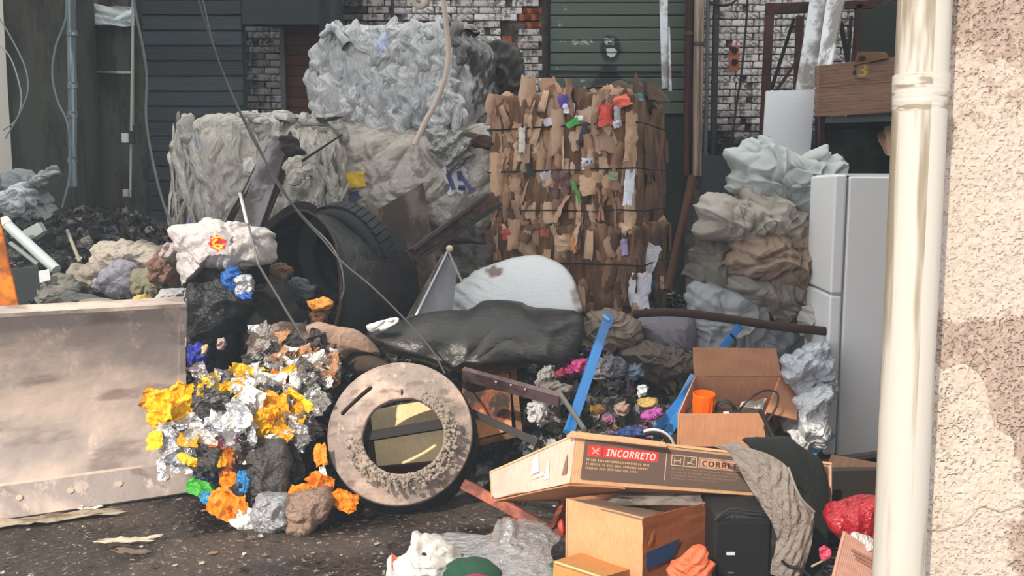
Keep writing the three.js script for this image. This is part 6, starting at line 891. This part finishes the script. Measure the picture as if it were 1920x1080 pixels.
{ // clear bag, white bag, green and crimson cloths at the lower edge
  const fa = crush(.085, 7, 4), fb = crush(.018, 24, 7), film2 = (x, y, z) => fa(x, y, z) + fb(x, y, z);
  solo('clear_bag', 'large clear plastic bag lying on the floor before the orange angle irons', 'bag', puff([[812, 1012], [836, 1003], [862, 1012], [890, 1008], [910, 990], [940, 984], [976, 974], [1016, 972], [1044, 980], [1056, 1010], [1054, 1050], [1030, 1084], [980, 1110], [900, 1100], [840, 1080]], (x, y) => 3.55 + (1040 - y) * .004, { t: .2, back: .12, nr: 70, na: 200, fold: film2 }), M(0xf4f6f8, .16, { ior: 1.9,  bump: T.creases, bs: .008, br: 4, clearcoat: .7, clearcoatRoughness: .1, transmission: .8 }));
  const o = thing('white_bag', 'white plastic bag with a small dark mark at the lower edge of the floor', 'bag'); const w = part(o, 'body', puff([[744, 1062], [762, 1040], [772, 1006], [780, 1003], [794, 1014], [820, 1016], [850, 1036], [862, 1060], [850, 1100], [790, 1120], [740, 1110]], 3.45, { t: .12, back: .1, nr: 36, na: 110, fold: ((p, q) => (x, y, z) => p(x, y, z) + q(x, y, z))(cloth(.05, 14, 11, 2, 1.2), crush(.025, 15, 3)) }), M(0xd2cec8, .5, { bump: T.creases, bs: .006, br: 3 })); const h = hit(w, 795, 1040); part(o, 'dark_mark', new THREE.SphereGeometry(.01, 10, 8).scale(1, 1.1, .3).translate(h.p.x, h.p.y, h.p.z + .003), M(0x2a2624, .7)); done(o);
  const p = thing('packet', 'white packet with a red triangular end next to the white plastic bag', 'packet'); part(p, 'body', puff([[722, 1076], [726, 1052], [738, 1040], [756, 1064], [752, 1090], [728, 1092]], 3.5, { t: .04, back: .04, nr: 16, na: 50, fold: crush(.01, 14, 3) }), M(0xd8d4ce, .5)); part(p, 'red_end', panel(P(734, 1064, 3.43), P(752, 1070, 3.43), P(752, 1060, 3.43), P(734, 1036, 3.43), .004, 4, .002, 2), M(0xe0523a, .5)); done(p);
  solo('green_cloth', 'dark green cloth rolled at the foot of the clear plastic bag', 'cloth', puff([[846, 1066], [872, 1056], [910, 1060], [936, 1078], [940, 1110], [860, 1120], [840, 1090]], 3.35, { t: .1, back: .1, nr: 30, na: 90, fold: cloth(.05, 5, 26, 6) }), M(0x1f4a36, .9, { bump: T.weave, bs: .001, br: 10 }));
  solo('crimson_cloth', 'crimson cloth showing below the dark green cloth', 'cloth', puff([[862, 1090], [890, 1082], [926, 1090], [936, 1120], [866, 1126]], 3.22, { t: .06, back: .06, nr: 20, na: 70, fold: cloth(.02, 6, 6, 7) }), M(0xa02a48, .9));
  solo('green_sheet', 'dark green sheet end at the corner of the yellowish flat carton', 'cloth', puff([[1010, 1076], [1036, 1056], [1044, 1076], [1030, 1100], [1000, 1100]], 3.45, { t: .04, back: .04, nr: 16, na: 60, fold: cloth(.02, 8, 6, 8) }), M(0x24503e, .8));
  solo('red_scrap', 'small red scrap between the clear bag and the carton with dark blue tape', 'scrap', puff([[1044, 984], [1054, 974], [1060, 990], [1056, 1010]], 3.75, { t: .03, back: .03, nr: 12, na: 40, fold: crush(.01, 14, 3) }), M(0xb84430, .6));
}

// ---------- pipes, cables and rope ----------
{
  const rust = M(0xb08880, .6, { map: T.rust, mr: [1, .3], metalness: .3 });
  const vp = (n, label, x0, x1, y1, d, r, m, clamps = []) => { const o = thing(n, label, n.includes('conduit') ? 'conduit' : 'pipe'); const a = P(x0, -120, d), b = P(x1, y1, d); part(o, 'pipe', rod(b, a, r, r, 20), m); for (const y of clamps) { const c = b.clone().lerp(a, (y1 - y) / (y1 + 120)); part(o, 'clamp', cyl(r * 1.18, r * 1.18, .035, 20).translate(c.x, c.y, c.z), M(0x4a4644, .6, { metalness: .4 })); } return done(o); };
  vp('steel_pipe', 'reddish brown vertical pipe beside the green shutter', 1295, 1288, 330, 9.7, S(8, 9.7), rust, [60]);
  vp('steel_pipe', 'beige brown vertical pipe, wider of the two by the green shutter', 1313, 1306, 330, 9.68, S(9.5, 9.68), M(0xa89484, .45, { map: T.grime, mr: [2, .4] }), [80]);
  vp('conduit', 'dark conduit on the brick wall beside the beige brown pipe', 1346, 1336, 330, 9.85, S(6, 9.85), M(0x2e2e34, .6), [30, 150]);
  vp('conduit', 'thin grey conduit between the beige brown pipe and a dark conduit', 1330, 1322, 330, 9.85, S(3.5, 9.85), M(0x6c6c72, .6), []);
  vp('conduit', 'dark conduit running down the cracked brick wall by the green shutter', 1018, 1022, 330, 9.85, S(3.5, 9.85), M(0x2c2420, .7), [40]);
  vp('conduit', 'thin dark conduit above the top film bale', 735, 737, 200, 9.88, S(3.5, 9.88), M(0x26262a, .7), []);
  solo('black_cable', 'black cable drooping down the white brick wall past the orange socket', 'cable', tube([P(1404, -60, 9.8), P(1400, 30, 9.8), P(1391, 130, 9.8), P(1379, 210, 9.78), P(1368, 300, 9.7)], .012, 50, 6), M(0x1e1e22, .7));
  solo('black_cable', 'short black cable looping across at the head of the dark conduit', 'cable', tube([P(1330, 4, 9.8), P(1342, 8, 9.8), P(1362, 10, 9.8), P(1380, 0, 9.8), P(1392, -20, 9.8)], .014, 40, 6), M(0x222226, .7));
  const so = thing('socket_box', 'orange clay socket opening with two dark holes on the brick wall', 'socket'); part(so, 'plate', box(S(17, 9.9), S(46, 9.9), .03, .006).translate(...P(1376, 109, 9.93).toArray()), M(0xb86a4a, .9, { bump: T.lumps, bs: .006 })); for (const y of [94, 116]) part(so, 'hole', wobble(cyl(S(6, 9.9), S(5, 9.9), .02, 14).rotateX(Math.PI / 2), .006, 30).translate(...P(1377, y, 9.9).toArray()), M(0x241a18, .9)); part(so, 'hole', cyl(S(3, 9.9), S(3, 9.9), .02, 10).rotateX(Math.PI / 2).translate(...P(1370, 90, 9.9).toArray()), M(0x30201c, .9)); done(so);
  const st = (label, a, b, c, e, d) => solo('white_strip', label, 'strip', panel(P(...a, d), P(...b, d), P(...c, d + .1), P(...e, d + .1), .02, 6, .006, a[0]), M(0xd4d8e0, .6, { map: T.grime }));
  st('wide white strip hanging in front of the green shutter', [1241, 166], [1252, 166], [1252, -40], [1236, -40], 9.4); st('narrow white strip beside the wide white one before the green shutter', [1254, 170], [1260, 172], [1256, 50], [1253, 50], 9.38);
  // far end
  const lp = M(0x8d9ea6, .45, { map: T.grime, mr: [2, .5], metalness: .3 });
  const o = thing('steel_pipe', 'grey galvanised standpipe before the brown column at the dark end', 'pipe'); part(o, 'pipe', rod(P(137, 350, 7.9), P(133, -60, 7.9), S(7.5, 7.9), S(7.5, 7.9), 20), lp); for (const y of [62, 160, 215, 300]) part(o, 'coupling', cyl(S(9, 7.9), S(9, 7.9), .05, 20).translate(...P(135, y, 7.9).toArray()), lp); done(o);
  const sw = thing('switch_conduit', 'thin whitish conduit with a small switch box in the dark doorway', 'conduit'); part(sw, 'pipe', rod(P(244, 370, 8.9), P(250, -40, 8.9), .012, .012), M(0xa8a8a4, .6)); part(sw, 'switch_box', box(.06, .09, .04, .005).translate(...P(235, 259, 8.85).toArray()), M(0xc8d0ca, .6)); part(sw, 'box_back', box(.07, .12, .04, .005).translate(...P(246, 257, 8.88).toArray()), M(0x1d2122, .7)); part(sw, 'end_box', box(.05, .07, .04, .005).translate(...P(236, 362, 8.85).toArray()), M(0xb4a8a8, .6)); done(sw);
  const ws = thing('white_sheet', 'light grey torn sheet hanging in the bright gap over the dark doorway', 'sheet'); part(ws, 'torn_strip', panel(P(206, 40, 9.05), P(250, 26, 9.05), P(248, 16, 9.08), P(220, 30, 9.08), .006, 8, .02, 6), M(0xdce6ea, .5)); part(ws, 'sheet', panel(P(148, 46, 9.15), P(252, 46, 9.15), P(252, 14, 9.25), P(148, 6, 9.25), .008, 14, .05, 5), M(0xb4babc, .6, { bump: T.creases, bs: .02, br: 1 })); done(ws);
  const dk = M(0x403e3c, .6), cb = (n, label, pts, r, seg = 90, m = dk) => solo(n, label, 'cable', tube(pts, r, seg, 7), m);
  cb('loose_cable', 'pair of grey cables hanging from above over the cream film bale, longer one', [P(340, -120, 5.4), P(372, 0, 5.4), P(398, 80, 5.4), P(440, 190, 5.35), P(478, 268, 5.3), P(515, 330, 5.2), P(560, 400, 5.1), P(606, 450, 5.05), P(636, 486, 5.0), P(700, 540, 4.9), P(770, 610, 4.8), P(812, 660, 4.7), P(834, 700, 4.62)], .0055, 160);
  cb('loose_cable', 'grey cable twisting beside the longer one over the cream film bale', [P(350, -120, 5.42), P(380, 0, 5.42), P(402, 90, 5.4), P(446, 200, 5.36), P(470, 244, 5.33), P(488, 280, 5.3), P(520, 345, 5.22), P(570, 408, 5.1), P(622, 462, 5.04), P(640, 500, 5.0), P(645, 545, 5.0), P(640, 560, 5.02)], .0052, 140, M(0x5a5654, .6));
  cb('loose_cable', 'dark grey cable hanging down the boarded wall to the rag heap', [P(240, -80, 6.2), P(252, 10, 6.2), P(268, 90, 6.2), P(275, 140, 6.2), P(274, 220, 6.15), P(284, 290, 6.1), P(306, 380, 6.0), P(330, 440, 5.9), P(352, 494, 5.75)], .009, 120, M(0x54585a, .6));
  cb('loose_cable', 'thin cable bowing out beside the galvanised standpipe', [P(120, -60, 7.8), P(124, 30, 7.8), P(104, 90, 7.8), P(98, 140, 7.8), P(108, 190, 7.8), P(126, 230, 7.8), P(130, 330, 7.8), P(116, 390, 7.7)], .009, 100, M(0x66767c, .6));
  cb('loose_cable', 'thin pale wire looping in front of the brown column', [P(-20, 70, 7.6), P(14, 100, 7.6), P(34, 150, 7.6), P(40, 190, 7.6), P(30, 225, 7.6), P(6, 244, 7.6)], .006, 60, M(0x9aa2a0, .6)); cb('loose_cable', 'second pale wire looping across the brown column', [P(-10, 20, 7.5), P(20, 70, 7.5), P(48, 130, 7.5), P(52, 170, 7.5), P(38, 210, 7.5), P(10, 260, 7.5)], .006, 60, M(0x7e8888, .6));
  cb('fallen_wire', 'thin wire hanging into the black melted plastic', [P(349, 560, 5.0), P(350, 600, 4.95), P(348, 650, 4.9)], .004, 20, M(0x9a9894, .5));
  const rp = M(0xf2dccc, .8, { bump: T.weave, bs: .002, br: [20, 2] });
  solo('rope', 'cream rope end dangling in front of the top film bale', 'rope', tube([P(800, -160, 4.6), P(828, -20, 4.6), P(836, 40, 4.6), P(841, 90, 4.6), P(836, 140, 4.58), P(818, 190, 4.56), P(796, 232, 4.54), P(777, 272, 4.52)], .0135, 110, 10), rp);
  solo('rope', 'loop of cream rope hanging at the top edge beside the dangling end', 'rope', tube([P(764, -60, 4.7), P(772, -10, 4.7), P(780, 10, 4.7), P(790, 13, 4.7), P(800, 4, 4.7), P(804, -20, 4.7), P(806, -70, 4.7)], .0125, 60, 10), rp);
}
// ---------- rack and crate at the back ----------
{
  const o = thing('steel_rack', 'brown steel rack frame with braces standing against the white brick wall', 'rack'), m = M(0xb08078, .6, { map: T.rust, mr: 1.4, metalness: .1 }), dk = M(0x2e2a2a, .6, { metalness: .3 }), d = 8.8;
  part(o, 'post', bar(P(1444, 6, d), P(1428, 330, d), .075, .06), m); part(o, 'top_beam', bar(P(1440, 14, d), P(1640, 8, d), .075, .05), m); part(o, 'top_beam_underside', bar(P(1446, 24, d), P(1530, 20, d), .03, .05), dk); part(o, 'post', bar(P(1500, 30, 9.3), P(1490, 300, 9.3), .07, .06), m); part(o, 'brace', bar(P(1489, 34, 9.0), P(1446, 168, 9.0), .03, .03), dk); part(o, 'brace', bar(P(1506, 96, 9.0), P(1456, 170, 9.0), .03, .03), M(0x4a3834, .7)); part(o, 'post', bar(P(1610, 8, d), P(1600, 330, d), .06, .05), m); part(o, 'brace', bar(P(1576, 40, 9.0), P(1590, 116, 9.0), .04, .03), dk); part(o, 'brace', bar(P(1596, 30, 9.1), P(1590, 116, 9.1), .03, .03), dk); done(o);
  solo('green_board', 'dark green black board filling the back of the rack', 'board', panel(P(1575, 150, 9.5).setY(.0), P(1690, 150, 9.5).setY(.0), P(1690, 8, 9.6), P(1606, 8, 9.6), .03, 6, .005), M(0x2e332c, .8, { bump: T.lumps, bs: .006 }));
  const wm = M(0xd6dae2, .55, { map: T.grime, mr: .8 }), pl = (label, a, b, c, e, d0, d1) => solo('white_plank', label, 'plank', panel(P(...a, d0), P(...b, d0), P(...c, d1), P(...e, d1), .025, 8, .004, a[0]), wm);
  pl('long white plank leaning before the brown rack, nearer the brick wall', [1490, 182], [1526, 182], [1556, -30], [1524, -30], 8.3, 8.7); pl('wide white plank leaning over the wooden crate from the rack', [1524, 182], [1556, 132], [1588, -30], [1554, -30], 8.2, 8.7);
  solo('white_board', 'rectangular white board standing on edge behind the light grey tarp', 'board', panel(P(1428, 310, 7.7), P(1518, 310, 7.7), P(1528, 168, 7.9), P(1437, 170, 7.9), .03, 8, .003, 2), M(0xd2d6de, .55, { bump: T.fine, bs: .002 }));
  const c = thing('wooden_crate', 'weathered brown wooden crate marked with a yellow 3', 'crate'), cm = [0xdcd0c8, 0xe6dad2].map((k) => M(k, .85, { map: T.wood, mr: [1.1, 1.6], bump: T.grain, bs: .004 })), cd = 7.4;
  part(c, 'front_board', panel(P(1530, 164, cd), P(1700, 152, cd), P(1700, 104, cd), P(1530, 124, cd), .03, 6, .004, 1), cm[0]); part(c, 'front_board', panel(P(1530, 216, cd), P(1700, 206, cd), P(1700, 154, cd), P(1530, 166, cd), .03, 6, .004, 2), cm[1]); part(c, 'side_board', panel(P(1532, 214, cd + .55), P(1530, 216, cd), P(1530, 124, cd), P(1534, 130, cd + .55), .025, 4), cm[0]); part(c, 'base_board', panel(P(1530, 214, cd), P(1700, 204, cd), P(1690, 204, cd + .55), P(1534, 212, cd + .55), .02, 2), cm[1]); part(c, 'back_board', panel(P(1534, 212, cd + .55), P(1700, 204, cd + .55), P(1700, 110, cd + .55), P(1534, 130, cd + .55), .02, 2), cm[1]);
  const lc = part(c, 'lid_cleat', panel(P(1602, 122, cd - .03), P(1668, 108, cd - .03), P(1660, 97, cd), P(1610, 97, cd), .03, 6, .006, 4), M(0xa38f6e, .85, { map: T.wood })); part(lc, 'dark_knot', new THREE.SphereGeometry(.03, 12, 8).scale(1, .7, .3).translate(...P(1617, 109, cd - .03).toArray()), M(0x2a1f18, .9)); part(c, 'dark_knot', new THREE.SphereGeometry(.02, 12, 8).scale(.7, 1, .3).translate(...P(1602, 136, cd - .004).toArray()), M(0x3a2a20, .9));
  const t = canvas(128, 160, (x, W, H) => { x.fillStyle = '#86705e'; x.fillRect(0, 0, W, H); seed(110); for (let k = 0; k < 90; k++) { x.fillStyle = `rgba(${rr(90, 150) | 0},${rr(76, 124) | 0},${rr(60, 100) | 0},.3)`; x.fillRect(rnd() * W, rnd() * H, rr(10, 60), 3); } x.fillStyle = '#c9962e'; x.font = 'bold 168px sans-serif'; x.textAlign = 'center'; x.textBaseline = 'middle'; x.fillText('3', 64, 84); });
  const q = new THREE.PlaneGeometry(S(24, cd), S(30, cd)); q.translate(...P(1618, 131, cd - .012).toArray()); part(c, 'stencilled_number', q, new THREE.MeshPhysicalMaterial({ map: t, roughness: .85 }), 'yellow 3'); done(c);
  const s = thing('metal_cabinet', 'dark green fronted metal cabinet with a pale top bar under the wooden crate', 'cabinet'), sd = 7.7; part(s, 'front', panel(onY(1548, 706, .01).setZ(-sd), onY(1700, 706, .01).setZ(-sd), P(1700, 228, sd), P(1550, 230, sd), .03, 4), M(0x373a33, .8, { map: T.grime })); part(s, 'top_bar', bar(P(1546, 226, sd - .03), P(1700, 222, sd - .03), .045, .05), M(0x9aa6a8, .5)); part(s, 'post', bar(P(1541, 216, sd - .02), P(1540, 340, sd - .02), .055, .05), m); part(s, 'post', bar(P(1533, 216, sd + .1), P(1532, 340, sd + .1), .03, .05), dk); part(s, 'side', panel(P(1548, 345, sd + .4), P(1546, 345, sd), P(1548, 228, sd), P(1550, 230, sd + .4), .02, 2), dk); part(s, 'shelf_line', bar(P(1560, 240, sd - .02), P(1690, 236, sd - .02), .02, .03), M(0x14140f, .8)); done(s);
  { const o = thing('cardboard_corner', 'brown cardboard corner sticking out beside the pillar under the crate', 'cardboard'); part(o, 'sheet', panel(P(1664, 288, 7.3), P(1720, 300, 7.3), P(1720, 236, 7.6), P(1658, 238, 7.6), .008, 8, .03, 4, .1), cardboard(0xa98870)); part(o, 'bent_side', panel(P(1648, 262, 7.5), P(1664, 290, 7.3), P(1660, 240, 7.6), P(1646, 250, 7.66), .008, 4, .01, 5), cardboard(0x8a6c56)); done(o); }
  // dark sheet standing in for the shade between the bales and the tarps
  solo('shade_gap_sheet', 'dark sheet standing in for the shade behind the tarps and the cardboard bales', 'sheet', panel(onY(1312, 690, .02), onY(1440, 690, .02), P(1430, 300, 8.9), P(1318, 290, 8.9), .04, 6, .01), M(0x25262b, .9, { bump: T.lumps, bs: .01 }));
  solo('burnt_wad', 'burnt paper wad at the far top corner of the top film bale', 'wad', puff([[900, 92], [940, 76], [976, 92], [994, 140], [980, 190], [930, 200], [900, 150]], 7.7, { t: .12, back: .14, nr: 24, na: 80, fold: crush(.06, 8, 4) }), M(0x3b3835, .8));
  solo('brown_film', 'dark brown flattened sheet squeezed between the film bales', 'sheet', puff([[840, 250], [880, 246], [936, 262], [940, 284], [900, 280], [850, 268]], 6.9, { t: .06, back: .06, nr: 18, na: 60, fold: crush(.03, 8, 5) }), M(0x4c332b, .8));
  const cr = thing('top_scraps', 'curled dark cardboard sheet lying on top of the upper cardboard bale', 'cardboard'); part(cr, 'curled_sheet', sheet({ w: .5, h: .26, nx: 16, ny: 10, s: 4, amp: .03, f: 8, roll: 1.2, rag: .3, th: .006 }).rotateX(-1.1).translate(...P(1170, 172, 6.7).toArray()), cardboard(0x4a3a2e)); part(cr, 'folded_corner', panel(P(1216, 186, 6.5), P(1258, 192, 6.5), P(1240, 166, 6.6), P(1218, 146, 6.6), .006, 6, .02, 3), cardboard(0x4e4234)); done(cr);
}

renderer.render(scene, camera);
